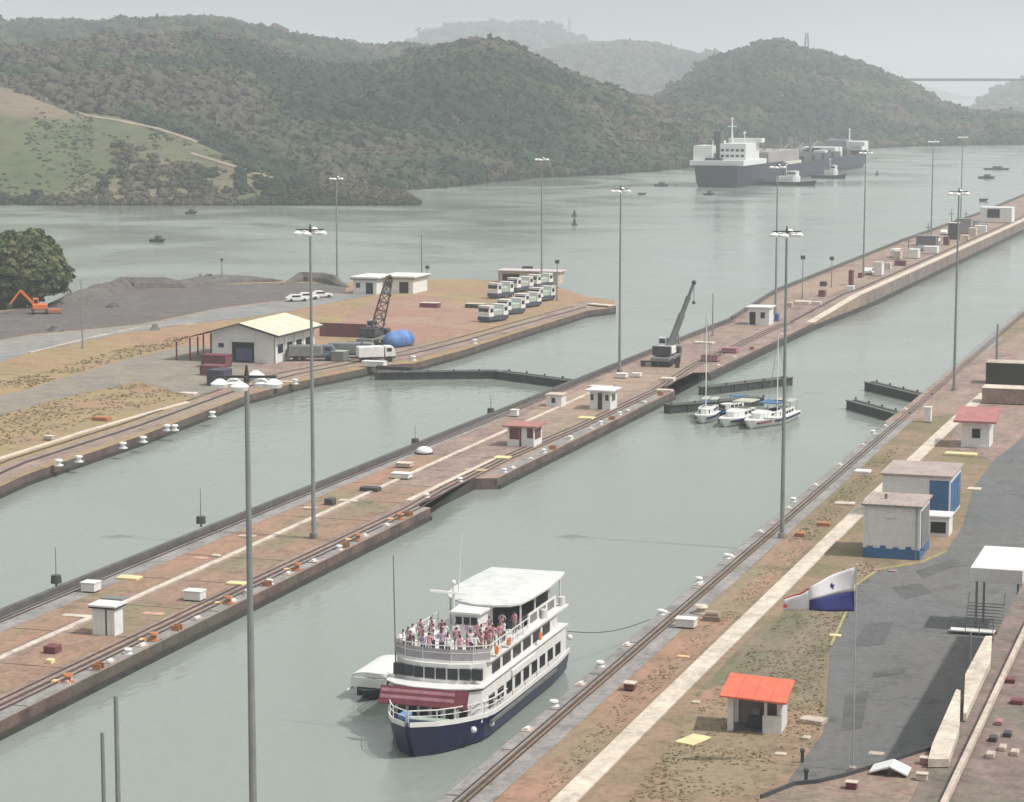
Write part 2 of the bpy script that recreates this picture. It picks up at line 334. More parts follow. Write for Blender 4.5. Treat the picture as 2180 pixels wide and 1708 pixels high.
strip("soil_strip", -95.5, -87.2, 300, 348, z3*2, M("tan_ground", (.33, .235, .18), (.30, .22, .17), .4, .95, .02, grime=.25))
struct(ribbon("cream_walkway", [(-92.6, 60), (-92.6, 200), (-92.9, 262), (-93.0, 330)], .55, 0, .10, CREAM))
struct(ribbon("cream_walkway", [(-86.9, 232), (-87.0, 262)], .6, 0, .11, CREAM))
track([(-85.55, 60), (-85.3, 190), (-84.9, 228), (-85.6, 240), (-85.9, 262), (-84.9, 290), (-84.6, 330), (-86.5, 360), (-86.2, 420), (-85.6, 433)], 1.0, "towing rail track along the near side of the centre wall")
track([(-99.9, 60), (-99.2, 230), (-98.0, 300), (-97.6, 400), (-96.6, 433)], .85, "towing rail track along the far side of the centre wall")
# low dark parapet on the far edge
struct(ribbon("dark_parapet", [(-100.5, 60), (-100.0, 180), (-98.75, 300), (-97.6, 400), (-97.0, 433)], .5, 0, .55, M("dark_parapet", (.09, .088, .085), (.13, .12, .115), .6, .8, .02, grime=.3)))
# approach wall surface
struct(ribbon("coping_band", [(-82.0, 434, 0), (-79.9, YR, ZR), (-79.5, 490, ZR), (-76.1, 700, ZR), (-72.6, 1000, ZR)], 1.5, ZR, .10, CREAM))
o = ribbon("towing_track", [(-85.6, 434, 0), (-82.6, YR, ZR), (-81.7, 490, ZR), (-78.4, 700, ZR), (-75.2, 1000, ZR)], .5, ZR, .10, DARK); tag(o, "dark rail track running along the raised approach wall", "rail track")
struct(ribbon("dark_parapet", [(-97.0, 434, 0), (-96.7, YR, ZR), (-96.0, 640, ZR), (-92.4, 800, ZR), (-91.9, 1075, ZR)], .5, ZR, .7, M("dark_parapet", (.1, .1, .1))))
strip("tan_apron", -94.8, -85, YR+1, 530, ZR+.004, M("tan_ground", (.4, .3, .2)))

WET = M("wet_black_timber_and_shade", (.035, .032, .034), (.06, .055, .052), .8, .6, .03, stretch=(1, .3, 1), grime=.3)
struct(ribbon("waterline_fender", [(-83.22, 60), (-83.12, 228.9)], .24, WZ-.4, .85, WET))
struct(ribbon("waterline_fender", [(-82.32, 249.2), (-81.92, 329.8)], .24, WZ-.4, .85, WET))
struct(ribbon("waterline_fender", [(-82.22, 353.2), (-81.1, 433), (-78.92, YR), (-78.3, 490), (-74.9, 700), (-71.4, 1000)], .3, WZ-.4, 1.3, WET))
struct(ribbon("recess_shade_plate", [(-84.9, 229.8), (-84.9, 247.9)], .2, WZ-.4, 1.5, WET))  # dark plate stands in for the shade inside the wall recess
# ---- right bank ---------------------------------------------------
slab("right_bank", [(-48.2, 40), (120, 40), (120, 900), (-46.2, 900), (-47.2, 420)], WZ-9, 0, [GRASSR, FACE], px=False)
sheet("wall_coping", [(-48.15, 40), (-47.0, 40), (-46.0, 420), (-45.0, 900), (-46.15, 900), (-47.15, 420)], z3, CONC_G, px=False)
track([(-46.75, 40), (-45.75, 420), (-44.7, 900)], .55, "towing rail track along the right bank wall")
strip("service_strip", -46.0, -44.6, 40, 420, z3, CONC_G)
strip("red_earth_strip", -44.5, -41.4, 40, 222, z3, EARTH)
struct(ribbon("cream_walkway", [(-40.6, 60), (-40.3, 160), (-39.9, 235), (-39.2, 305), (-38.6, 340)], 1.55, 0, .12, CREAM))
sheet("brown_apron", [(1400, 1800), (1430, 1560), (1500, 1470), (1600, 1440), (1740, 1500), (1765, 1560), (1700, 1640), (1640, 1800)], z3*2, EARTH)
sheet("green_verge", [(1480, 1480), (1600, 1350), (1700, 1280), (1800, 1240), (1812, 1310), (1762, 1400), (1750, 1500), (1560, 1500)], z3, GRASSG)
sheet("asphalt_road", [(1600, 1900), (1680, 1660), (1752, 1560), (1762, 1480), (1768, 1380), (1800, 1310), (1822, 1250), (1870, 1215), (1960, 1200), (2012, 1178), (2050, 1120), (2072, 1040), (2110, 985), (2180, 930), (2420, 800), (2700, 820), (2200, 1240), (2125, 1330), (2062, 1440), (1985, 1620), (1950, 1900)], z3*3, ASPH)
sheet("gravel_yard", [(2020, 950), (2040, 880), (2110, 800), (2200, 740), (2300, 790), (2200, 900), (2125, 985)], z3*2, CONC)
sheet("pale_pavement", [(1950, 1900), (1990, 1622), (2066, 1445), (2128, 1335), (2210, 1240), (2700, 900), (2700, 1900)], z3*2, M("brown_paving", (.24, .185, .16), (.17, .13, .115), .5, .9, .02, c3=(.16, .15, .11), grime=.35))
sheet("pink_apron", [(1880, 900), (1950, 850), (2060, 760), (2130, 735), (2190, 700), (2260, 730), (2125, 860), (2040, 880)], z3, CONC)

# ---- left bank (peninsula) ---------------------------------------
pen = [(-200, 1125), (62, 1008), (300, 928), (525, 842), (640, 812), (770, 786), (798, 778), (880, 774), (985, 746), (1090, 712), (1180, 684), (1250, 662), (1308, 655), (1308, 640), (1250, 632), (1200, 615), (1160, 602), (1040, 596), (900, 594), (740, 602), (640, 592), (590, 600), (470, 604), (380, 614), (250, 612), (150, 640), (0, 662), (-250, 700)]
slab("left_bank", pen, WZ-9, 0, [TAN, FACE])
sheet("mud_flat", [(-250, 702), (0, 664), (150, 642), (250, 614), (380, 616), (470, 606), (590, 602), (740, 604), (735, 622), (640, 634), (470, 655), (300, 690), (62, 712), (-250, 770)], z3, MUD)
sheet("old_road", [(-250, 770), (62, 714), (300, 692), (470, 657), (640, 636), (735, 624), (800, 626), (700, 646), (560, 672), (400, 690), (250, 712), (62, 752), (-250, 850)], z3*2, ROADG)
sheet("service_road", [(-250, 900), (62, 828), (250, 770), (400, 736), (480, 740), (560, 790), (470, 830), (420, 850), (300, 812), (180, 836), (62, 866), (-250, 960)], z3*2, M("brown_grey_road", (.26, .225, .18), (.20, .18, .155), .15, .9, .01, grime=.25))
sheet("red_yard", [(700, 700), (800, 640), (900, 626), (1010, 655), (1030, 690), (985, 716), (880, 732), (800, 722)], z3*2, M("red_yard", (.33, .185, .14), (.27, .165, .13), .15, .95, .02, c3=(.32, .22, .16), grime=.2))
sheet("yard_concrete", [(400, 760), (480, 745), (700, 735), (880, 735), (1000, 720), (1180, 660), (1250, 640), (1300, 648), (1180, 678), (985, 738), (880, 764), (780, 775), (640, 800), (560, 812)], z3, CONC)
fp = [P(*q) for q in pen[:14]]
struct(ribbon("waterline_fender", [(p.x+.12, p.y-.06) for p in fp], .26, WZ-.4, .8, WET))
wallp = [P(*q) for q in [(-200, 1100), (62, 985), (300, 908), (525, 826), (640, 797), (770, 772), (880, 755), (985, 729), (1090, 699), (1180, 674), (1250, 655)]]
struct(ribbon("wall_top_concrete", [(p.x, p.y) for p in wallp], 4.2, 0.001, .012, CONC))
o = ribbon("towing_track", [(p.x-.4, p.y) for p in wallp], .45, .012, .10, DARK); tag(o, "dark rail track along the top of the left lock wall", "rail track")
o = ribbon("towing_track", [(p.x-3.2, p.y+1.2) for p in wallp], .30, .012, .10, RAIL); tag(o, "return rail track set back from the left lock wall", "rail track")
crp = [P(*q) for q in [(-200, 1040), (62, 958), (180, 920), (300, 885), (400, 857)]]
struct(ribbon("cream_kerb", [(p.x, p.y) for p in crp], .75, 0, .14, CREAM))
crp = [P(*q) for q in [(62, 752), (200, 718), (300, 697), (420, 690)]]
struct(ribbon("pale_kerb", [(p.x, p.y) for p in crp], .5, 0, .14, CONC_L))
# dark rubble bank on the shore
def mound(name, px_pts, w, h, mat, label=None, seed=1):
    r = random.Random(seed); mb = MB(); pts = [P(*q) for q in px_pts]; rings = []
    dense = []
    for a, b in zip(pts, pts[1:]):
        n = max(2, int((b-a).length/3)); dense += [a.lerp(b, k/n) for k in range(n)]
    dense.append(pts[-1])
    for i, p in enumerate(dense):
        d = (dense[min(i+1, len(dense)-1)] - dense[max(i-1, 0)]).normalized(); u = Vector((-d.y, d.x, 0))
        e = min(1, i/4, (len(dense)-1-i)/4); ww = w*(.3+.7*e)*r.uniform(.85, 1.15); hh = h*(.1+.9*e)*r.uniform(.75, 1.2)
        rings.append([(p.x+u.x*ww*k, p.y+u.y*ww*k, -1.6 if abs(k) == 1 else hh*z) for k, z in ((-1, 0), (-.6, .5), (-.2, 1), (.2, .95), (.6, .45), (1, 0))])
    mb.loft(rings); o = mb.build(name, mat, smooth=False); struct(o); return o
mound("rubble_bank", [(100, 652), (180, 636), (260, 612), (380, 612), (470, 602), (600, 598)], 4.5, 2.0, MUD, seed=3)
mound("spoil_heap", [(600, 606), (640, 598), (690, 600), (740, 612)], 3, 2.4, MUD, seed=4)

# ================================================================== HILLS
def interp(pts, x):
    xs = [p[0] for p in pts]
    return [float(np.interp(x, xs, [p[k] for p in pts])) for k in range(1, len(pts[0]))]
def vnoise(seed):
    g = np.random.default_rng(seed).random((64, 64))
    def f(x, y):
        x = x % 64; y = y % 64; i, j = int(x), int(y); a, b = x-i, y-j; a = a*a*(3-2*a); b = b*b*(3-2*b)
        return (g[i, j]*(1-a)*(1-b) + g[(i+1) % 64, j]*a*(1-b) + g[i, (j+1) % 64]*(1-a)*b + g[(i+1) % 64, (j+1) % 64]*a*b) - .5
    return f
class Hill:
    def __init__(s, pts, z0=WZ-.4, power=.75, rough=.10, seed=1, back=.5):
        """pts: (column, crest row, foot distance, crest distance)"""
        s.pts = pts; s.z0 = z0; s.pw = power; s.ro = rough; s.n = vnoise(seed); s.n2 = vnoise(seed+50); s.back = back
    def at(s, x, v):
        yt, d0, d1 = interp(s.pts, x)
        zc = HC + (183-yt)/5045*d1; D = d0 + (d1-d0)*v
        h = zc - s.z0; k = sin(min(v, 1)*pi/2)**(1/s.pw*1.0) if v <= 1 else max(0, 1-((v-1)/s.back)**1.5)
        # ridges and gullies running down the face
        X = (x-CX)/5045*D
        env = sin(pi*min(max(v, 0), 1))
        nz = s.n(X/90+20, D/150+20)*1.3 + s.n2(X/38+7, D/60+9)*.6
        z = s.z0 + h*k + h*s.ro*nz*env*2.2
        if v <= 1: z = min(z, HC + (183-yt+3)/5045*D) if v > .5 else z
        p = AZ(x, D); p.z = z; return p
    def build(s, name, mat, nx, nv):
        x0, x1 = s.pts[0][0], s.pts[-1][0]; vs = []; fs = []
        V = [i/nv for i in range(nv+1)] + [1+s.back*k for k in (.35, .7, 1.)]
        for i in range(nx+1):
            for v in V: vs.append(s.at(x0+(x1-x0)*i/nx, v))
        m = len(V)
        for i in range(nx):
            for j in range(m-1): a = i*m+j; fs.append((a, a+m, a+m+1, a+1))
        me = bpy.data.meshes.new(name); me.from_pydata([tuple(v) for v in vs], [], fs); me.materials.append(mat)
        me.polygons.foreach_set("use_smooth", [True]*len(me.polygons))
        o = bpy.data.objects.new(name, me); COL.objects.link(o); o["kind"] = "structure"; return o

def template(seed, quads, blob=True, qs=.30):
    r = np.random.default_rng(seed); V = []; T = []
    if blob:
        bm = bmesh.new(); bmesh.ops.create_icosphere(bm, subdivisions=1, radius=.78)
        for v in bm.verts: v.co *= 1 + r.uniform(-.22, .2); v.co.z *= .85
        bm.verts.index_update(); V += [tuple(v.co) for v in bm.verts]; T += [tuple(v.index for v in f.verts) for f in bm.faces]; bm.free()
    for q in range(quads):
        d = r.normal(size=3); d /= np.linalg.norm(d); d[2] = abs(d[2])*.9 - .25; c = d*r.uniform(.72, 1.08); c[2] *= .9
        n = r.normal(size=3)*.7 + d; n /= np.linalg.norm(n); u = np.cross(n, [0.1, .2, 1]); u /= np.linalg.norm(u); w = np.cross(n, u)
        a = r.uniform(0, pi); uu = (u*cos(a)+w*sin(a))*qs*r.uniform(.6, 1.3); ww = (-u*sin(a)+w*cos(a))*qs*r.uniform(.6, 1.3)
        o = len(V); V += [tuple(c-uu-ww*.3), tuple(c+uu*.4-ww), tuple(c+uu+ww*.4), tuple(c-uu*.3+ww)]; T += [(o, o+1, o+2), (o, o+2, o+3)]
    return np.array(V, np.float32), np.array(T, np.int32)
def scatter(name, mat, pts, sizes, tones, temps, flat=.85, label=None, cat=None, kind="stuff"):
    Vs, Ts, A = [], [], []; off = 0
    for p, s_, t_ in zip(pts, sizes, tones):
        V, T = temps[rng.integers(len(temps))]; a = rng.uniform(0, 2*pi); c, sn = cos(a), sin(a)
        W = np.empty_like(V); W[:, 0] = (V[:, 0]*c - V[:, 1]*sn)*s_ + p[0]; W[:, 1] = (V[:, 0]*sn + V[:, 1]*c)*s_ + p[1]; W[:, 2] = V[:, 2]*s_*flat*rng.uniform(.85, 1.25) + p[2]
        Vs.append(W); Ts.append(T+off); A.append(np.full(len(V), t_, np.float32)); off += len(V)
    V = np.concatenate(Vs); T = np.concatenate(Ts); A = np.concatenate(A)
    me = bpy.data.meshes.new(name); me.vertices.add(len(V)); me.vertices.foreach_set("co", V.ravel())
    me.loops.add(len(T)*3); me.loops.foreach_set("vertex_index", T.ravel()); me.polygons.add(len(T))
    me.polygons.foreach_set("loop_start", np.arange(0, len(T)*3, 3, dtype=np.int32)); me.update(calc_edges=True)
    me.polygons.foreach_set("use_smooth", [True]*len(me.polygons)); at = me.attributes.new("tone", 'FLOAT', 'POINT'); at.data.foreach_set("value", A); me.materials.append(mat)
    o = bpy.data.objects.new(name, me); COL.objects.link(o)
    if label: o["label"] = label
    if cat: o["category"] = cat
    if kind: o["kind"] = kind
    return o
TN = [template(i, 16, True, .24) for i in range(7)]        # near forest crowns
TF = [template(20+i, 4, True, .30) for i in range(5)]      # far crowns
def forest(name, hill, n, smin, smax, temps, label, keep=None, xr=None, vr=(0, 1.08)):
    x0, x1 = xr or (hill.pts[0][0], hill.pts[-1][0]); P_, S_, T_ = [], [], []
    tn = vnoise(int(x0) % 97 + n % 31)
    while len(P_) < n:
        x = random.uniform(x0, x1); v = random.uniform(*vr)
        if keep and not keep(x, v, hill): continue
        if tn(x/26+3, v*9+1)+.5 < .16 and random.random() < .85: continue
        p = hill.at(x, v); s = random.uniform(smin, smax) * (random.uniform(1.2, 1.6) if random.random() < .05 else 1); p.z += s*.35
        P_.append(p); S_.append(s); T_.append(min(1, max(0, random.gauss(.5, .34))))
    return scatter(name, FOREST, P_, S_, T_, temps, label=label, cat="forest")

H_main = Hill([(-150, 118, 920, 1500), (62, 120, 930, 1500), (150, 108, 940, 1520), (240, 98, 960, 1550), (400, 88, 1000, 1600), (500, 92, 1020, 1600), (570, 116, 1030, 1600), (620, 140, 1035, 1580), (700, 156, 1040, 1560), (780, 148, 1042, 1580), (850, 140, DW(404), 1600), (900, 124, DW(402), 1600), (960, 110, DW(396), 1600), (1010, 104, DW(391), 1580), (1060, 114, DW(386), 1570), (1130, 139, DW(379), 1560), (1200, 169, DW(375), 1550), (1290, 200, DW(372), 1560), (1400, 230, DW(363), 1600), (1480, 268, DW(355), 1650), (1600, 300, DW(345), 1650)], power=.9, rough=.10, seed=3)
H_main.build("forested_hill", HILLG, 220, 44)
H_back = Hill([(-250, 66, 1700, 2300), (62, 66, 1700, 2300), (200, 66, 1700, 2300), (330, 58, 1700, 2300), (410, 54, 1700, 2300), (480, 63, 1700, 2300), (560, 80, 1700, 2300), (600, 95, 1700, 2300), (700, 106, 1750, 2350), (800, 116, 1800, 2400), (870, 109, 1800, 2400), (950, 119, 1850, 2450), (1000, 145, 1900, 2450), (1100, 170, 1900, 2450)], power=.9, rough=.08, seed=5)
H_back.build("far_ridge", HILLG, 120, 24)
H_mtn = Hill([(600, 140, 4600, 5900), (700, 130, 4600, 5900), (800, 119, 4600, 5900), (875, 104, 4600, 5900), (905, 82, 4600, 5900), (960, 66, 4600, 5900), (1060, 60, 4600, 5900), (1140, 65, 4600, 5900), (1200, 78, 4600, 5900), (1250, 104, 4600, 5900), (1400, 134, 4600, 5900), (1600, 180, 4600, 5900)], power=.8, rough=.06, seed=6)
H_mtn.build("distant_mountain", HILLG, 90, 16)
H_mid = Hill([(960, 190, 3300, 4200), (1040, 158, 3300, 4200), (1120, 136, 3300, 4200), (1200, 112, 3300, 4200), (1290, 104, 3300, 4200), (1330, 98, 3300, 4200), (1400, 109, 3300, 4200), (1440, 124, 3300, 4200), (1490, 130, 3300, 4200), (1540, 132, 3300, 4200), (1620, 155, 3300, 4200), (1720, 190, 3300, 4200)], power=.8, rough=.08, seed=8)
H_mid.build("middle_ridge", HILLG, 90, 18)
H_right = Hill([(1330, 262, DW(350), 2250), (1400, 226, DW(345), 2280), (1450, 186, DW(338), 2300), (1520, 146, DW(333), 2350), (1560, 123, DW(330), 2400), (1610, 108, DW(327), 2400), (1660, 97, DW(325), 2400), (1690, 112, DW(322), 2400), (1750, 123, DW(320), 2400), (1800, 140, DW(317), 2400), (1860, 162, DW(315), 2400), (1900, 178, DW(313), 2400), (1950, 200, DW(311), 2350), (2000, 228, DW(310), 2300), (2060, 248, DW(309), 2250), (2125, 254, DW(308), 2200), (2350, 262, DW(305), 2200)], power=.9, rough=.10, seed=9)
H_right.build("right_hill", HILLG, 150, 34)
H_slope = Hill([(1960, 300, 3700, 4400), (2060, 250, 3700, 4400), (2125, 196, 3700, 4400), (2330, 120, 3700, 4400)], power=.8, rough=.05, seed=10)
H_slope.build("far_slope", HILLG, 40, 12)
H_pale = Hill([(1820, 200, 8000, 8900), (1950, 178, 8000, 8900), (1990, 190, 8000, 8900), (2060, 206, 8000, 8900), (2350, 215, 8000, 8900)], power=.8, rough=.05, seed=11)
H_pale.build("faint_far_hill", HILLG, 40, 8)
DS = DW(437)
H_spit = Hill([(-250, 120, DS, 1180), (62, 198, DS, 1150), (150, 232, DS, 1140), (250, 248, DS, 1120), (330, 272, DS, 1090), (400, 296, DS, 1060), (480, 330, DS, 1010), (560, 368, DS, 970), (650, 388, DS, 950), (760, 398, DS, 940), (850, 410, DS, 925), (880, 425, DS, 912), (890, 436, DS, 900)], power=1.15, rough=.07, seed=13, back=.25)
H_spit.build("grassy_spit", HILLGR, 140, 30)

forest("forest", H_main, 11500, 3.0, 7.0, TN, "dense mixed green and leafless brown forest covering the nearer hill behind the water")
forest("forest", H_right, 4600, 4.5, 9.5, TF, "hazy forest covering the hill behind the cargo ship", xr=(1400, 2350))
forest("forest", H_back, 3000, 6, 12, TF, "bluish forest along the far left ridge")
forest("forest", H_mid, 3400, 8, 16, TF, "pale blue forest on the ridge between the mountain and the right hill")
forest("forest", H_mtn, 2600, 10, 22, TF, "faint forest on the rounded distant mountain")
forest("forest", H_slope, 500, 8, 14, TF, "faint forest on the slope at the far right")
# shoreline trees: unbroken band of low crowns at the water
def shore(name, hill, n, xr, smin, smax, label, mat=SCRUB, vmax=.06, temps=TN, zoff=.3):
    P_, S_, T_ = [], [], []
    for i in range(n):
        x = random.uniform(*xr); p = hill.at(x, random.uniform(.0, vmax)); s = random.uniform(smin, smax); p.z = max(p.z, WZ)+s*zoff; P_.append(p); S_.append(s); T_.append(random.random())
    return scatter(name, mat, P_, S_, T_, temps, label=label, cat="shore trees")
shore("shore_trees", H_main, 520, (830, 1560), 3, 6, "dark tangled trees overhanging the far waterline below the forest hill")
shore("shore_trees", H_right, 420, (1560, 2350), 4, 8, "hazy low trees along the waterline behind the ship", temps=TF)
shore("shore_trees", H_spit, 420, (-150, 886), 1.2, 2.6, "dark low scrub along the foot of the grassy spit", vmax=.03)
# scrub on the grassy spit: dense patch in its lower middle, thin on the tip
P_, S_, T_ = [], [], []
nn = vnoise(77)
for i in range(9000):
    x = random.uniform(-150, 888); v = random.random()
    d = 0
    if 170 < x < 540: d = 1.0*(v < .50 + .1*nn(x/40, 3)) * (1-abs(x-350)/230)
    if x >= 500: d = max(d, .55)
    if x > 640: d = .9
    d = max(d, .05 if v < .8 else .10)
    if v < .08: d = max(d, .5)
    if nn(x/22+5, v*7)+.5 > d*1.15: continue
    if random.random() > .22: continue
    p = H_spit.at(x, v); s = random.uniform(1.1, 3.2) if x < 600 else random.uniform(1.0, 2.3); p.z += s*.3; P_.append(p); S_.append(s); T_.append(random.random())
scatter("scrub", SCRUB, P_, S_, T_, TN, label="dark bushes scattered over the lower slope of the grassy spit", cat="bushes")

P_, S_, T_ = [], [], []
for i in range(5200):
    x = random.uniform(-150, 888); v = random.random()
    if nn(x/30+9, v*5+2) < -.02 + .25*random.random(): continue
    p = H_spit.at(x, v); s_ = random.uniform(.35, 1.1); p.z += s_*.2; P_.append(p); S_.append(s_); T_.append(.45+.5*random.random())
TUFT = foliage_mat("spit_tufts", [(.0, (.055, .075, .032)), (.5, (.085, .092, .045)), (1., (.13, .11, .065))], .03)
scatter("tall_grass", TUFT, P_, S_, T_, [template(60+i, 10, True, .5) for i in range(4)], flat=.6, label="tufts of coarse grass and small shrubs over the grassy spit", cat="grass")
for nm_, cols in (("worn_path", [(62, .93), (120, .90), (180, .82), (260, .84), (330, .93), (420, .95)]), ("worn_path", [(400, .62), (470, .66), (540, .72), (600, .80)])):
    mb = MB(); rings = []
    for (xa, va), (xb, vb) in zip(cols, cols[1:]):
        for k in range(10):
            q_ = H_spit.at(xa+(xb-xa)*k/10, va+(vb-va)*k/10); rings.append([(q_.x, q_.y, q_.z+.35), (q_.x+.6, q_.y+2.6, q_.z+.75), (q_.x+.6, q_.y+2.6, q_.z-1), (q_.x, q_.y, q_.z-1)])
    struct(mb.loft(rings).build(nm_, M("bare_clay", (.34, .27, .21), (.24, .20, .15), .1, .95)))
# individual trees -------------------------------------------------
def tree(label, base, h, w, nclump, seed, tone=.35, lean=0):
    r = random.Random(seed); t = thing("leafy_tree", label, "tree", base)
    mb = MB(); mb.cyl((0, 0, -.6), (lean*.3, 0, h*.45), h*.035, h*.02, 8)
    for k in range(7):
        a = k*2.4; zz = h*(.25+.05*k); mb.cyl((lean*.2, 0, zz), (lean+cos(a)*w*.33, sin(a)*w*.33, zz+h*.28), h*.014, h*.005, 6)
    mb.build("trunk", TRUNK, t)
    pts, S, T = [], [], []
    for k in range(nclump):
        while True:
            a = Vector((r.uniform(-1, 1), r.uniform(-1, 1), r.uniform(-1, 1)))
            if .25 < a.length < 1: break
        a = a.normalized()*(a.length**.4); pts.append(Vector((a.x*w*.5*(1.05-.25*max(0, a.z))+lean*(.5+a.z*.5), a.y*w*.5, h*.50+a.z*h*.47+.06*w*sin(a.x*7+seed)))); S.append(w*r.uniform(.05, .115)); T.append(r.random())
    o = scatter("crown", TREEM, pts, S, T, [template(90+i, 80, i < 2, .23) for i in range(5)], kind=None); o.parent = t
    return t
b = P(40, 650); tree("big dense tree on the left shore beside the orange excavator", b, top_z(b, 498), 19.0, 520, 5)
b = P(-60, 650); tree("tree crown half hidden at the left edge behind the big shore tree", b, top_z(b, 500), 17, 200, 8)
b = P(440, 605); tree("small sparse bush on the mud bank left of the short dark post", b, 3.0, 4.2, 16, 9)

# ================================================================== GATES
def leaf(label, a, b, th=1.5, zt=-.15, rail=True):
    a = Vector(a); b = Vector(b); d = b-a; L = d.length; rz = math.atan2(d.y, d.x)
    t = thing("lock_gate_leaf", label, "lock gate", (a.x, a.y, 0), rz, "steel lock gate leaves")
    MB().box(0, L, -th/2, th/2, WZ-7, zt).build("gate_body", GATE, t)
    MB().box(0, L, -th/2-.18, -th/2+.45, zt, zt+.12).box(0, L, th/2-.45, th/2+.18, zt, zt+.12).build("walkway", GATETOP, t)
    for k in range(int(L/4)+1): MB().box(k*4+.1, k*4+.35, -th/2-.1, -th/2+.1, zt+.122, zt+.4).build("rail_stub", DGREY, t)
    for k in range(1, int(L/3)): MB().box(k*3, k*3+.25, -th/2-.12, -th/2-.002, WZ-1, zt-.01).build("stiffener", DGREY, t)
    return t
leaf("closed gate leaf reaching right from the left lock wall", P(798, 792, -.1), P(1062, 789, -.1))
leaf("closed gate leaf meeting the centre wall left of the white control house", P(1232, 812, -.1), P(1064, 790, -.1))
leaf("upper open gate leaf right of the centre wall, behind the rafted yachts", P(1495, 824, -.1), P(1680, 803, -.1))
leaf("lower open gate leaf right of the centre wall, touching the rafted yachts", P(1420, 862, -.1), P(1620, 845, -.1))
leaf("upper open gate leaf sticking out from the right bank", P(1975, 843, -.1), P(1850, 813, -.1))
leaf("lower open gate leaf sticking out from the right bank", P(1928, 884, -.1), P(1812, 852, -.1))

# ================================================================== LIGHT MASTS
def mast(label, base, h, s=1.0, rz=0.0):
    t = thing("light_mast", label, "light mast", base, rz, "tall floodlight masts along the locks")
    MB().cyl((0, 0, -.05), (0, 0, .5), .42, .42, 10).build("mast_base", CONC_G, t)
    MB().cyl((0, 0, .3), (0, 0, h), .23, .11, 10).build("pole", POLE, t)
    mb = MB().bar((-1.35*s, 0, h-.05), (1.35*s, 0, h-.05), .14, .12).bar((0, -.7*s, h-.05), (0, .7*s, h-.05), .14, .12).cyl((0, 0, h-.3), (0, 0, h+.5), .16, .05, 8)
    mb.build("crossarm", DGREY, t)
    for x, y, z in ((-1.2, 0, 0), (-.62, .3, 0), (.62, .3, 0), (1.2, 0, 0), (-.25, -.6, -.05), (.35, .6, .3)):
        c = (x*s, y*s, h-.42+z)
        MB().cyl((c[0], c[1], c[2]+.28), (c[0], c[1], c[2]+.05), .13*s, .43*s, 12).cyl((c[0], c[1], c[2]+.05), (c[0], c[1], c[2]-.15), .43*s, .36*s, 12).build("floodlight", LAMPW, t)
    return t
def mast_px(label, bx, by, ty, s=1.0, z=0.0, rz=YAW):
    b = PW(bx, by) if z else P(bx, by, z); return mast(label, b, top_z(b, ty)-b.z, s, rz)
mast_px("nearest light mast, its lamps before the gabled shed and pole running off the bottom edge", 545, 2120, 800, 1.05)
mast_px("light mast on the centre wall left of the ferry, lamps over the far water", 668, 1146, 488)
mast_px("light mast on the right bank wall, passing the rafted yachts", 1665, 1146, 492)
mast_px("light mast behind the spoil heap with lamps against the grassy spit", 718, 604, 377)
mast_px("light mast rising behind the parked mule locomotives", 1153, 612, 336)
mast_px("light mast on the far side of the centre wall left of the crane", 1319, 792, 402)
mast_px("thin light mast before the cargo ship's middle beside the white control house", 1651, 668, 352, z=ZR)
mast_px("light mast before the cargo ship's bow on the approach wall", 1838, 590, 322, z=ZR)
mast_px("light mast left of the pair near the right edge on the approach wall", 1982, 512, 299, z=ZR)
mast_px("farthest and thinnest light mast near the top right corner", 2045, 476, 290, z=ZR)
mast_px("light mast on the right bank next to the open gate leaves", 2031, 832, 407)
# small lamp posts and markers
def post(label, bx, by, ty, r=.09, head=None, z=0.0, mat=POLE, name="lamp_post", cat="post"):
    b = PW(bx, by) if z else P(bx, by, z); h = top_z(b, ty)-b.z; t = thing(name, label, cat, b, YAW)
    MB().cyl((0, 0, 0), (0, 0, h), r*1.2, r*.7, 8).build("pole", mat, t)
    MB().cyl((0, 0, 0), (0, 0, .25), r*2.4, r*2.4, 8).build("base", CONC_G, t)
    if head == "box": MB().box(-.45, .45, -.25, .25, h-.5, h+.25).build("lamp_head", DGREY, t, .05)
    if head == "ball": MB().ball((0, 0, h), .35).build("lamp_head", DGREY, t)
    if head == "disc": MB().cyl((0, 0, h*.02+.3), (0, 0, h*.02+1.0), .5, .45, 10).build("marker_drum", DGREY, t)
    return t
post("slim post on the left road verge between the excavator and the shed", 176, 742, 598, .12)
post("short dark post on the mud bank right of the small bush", 473, 604, 553, .13, "ball")
post("bare dark pole right of the flat roofed white buildings", 898, 602, 497, .16)
post("signal post with square head right of the locomotives", 1186, 640, 556, .13, "box")
post("thin pole standing right of the crane on the centre wall", 1517, 716, 624, .12)
post("short lamp post on the approach wall, left one of two", 1708, 636, 547, .10, "box", z=ZR)
post("short lamp post on the approach wall, right one of two", 1770, 612, 549, .10, "box", z=ZR)
post("thin marker pole with a drum at its foot, left of the nearest mast", 428, 1122, 1040, .05, "disc")
post("thin marker pole with a drum at its foot above the domed white cover", 884, 952, 905, .05, "disc")
post("thin marker pole with a drum at its foot near the closed gate", 1045, 886, 840, .05, "disc")
post("faint marker pole at the left edge of the centre wall", 120, 1250, 1165, .05, "disc")
post("left one of two poles cut by the bottom edge at the lower left", 236, 2330, 1560, .12)
post("right and taller of two poles cut by the bottom edge at the lower left", 266, 2330, 1482, .14)
post("tall thin pole at the right edge behind the right bank", 2122, 770, 690, .2)
post("post right of the shore at the left bank tip behind the locomotives", 910, 612, 568, .1, "box")

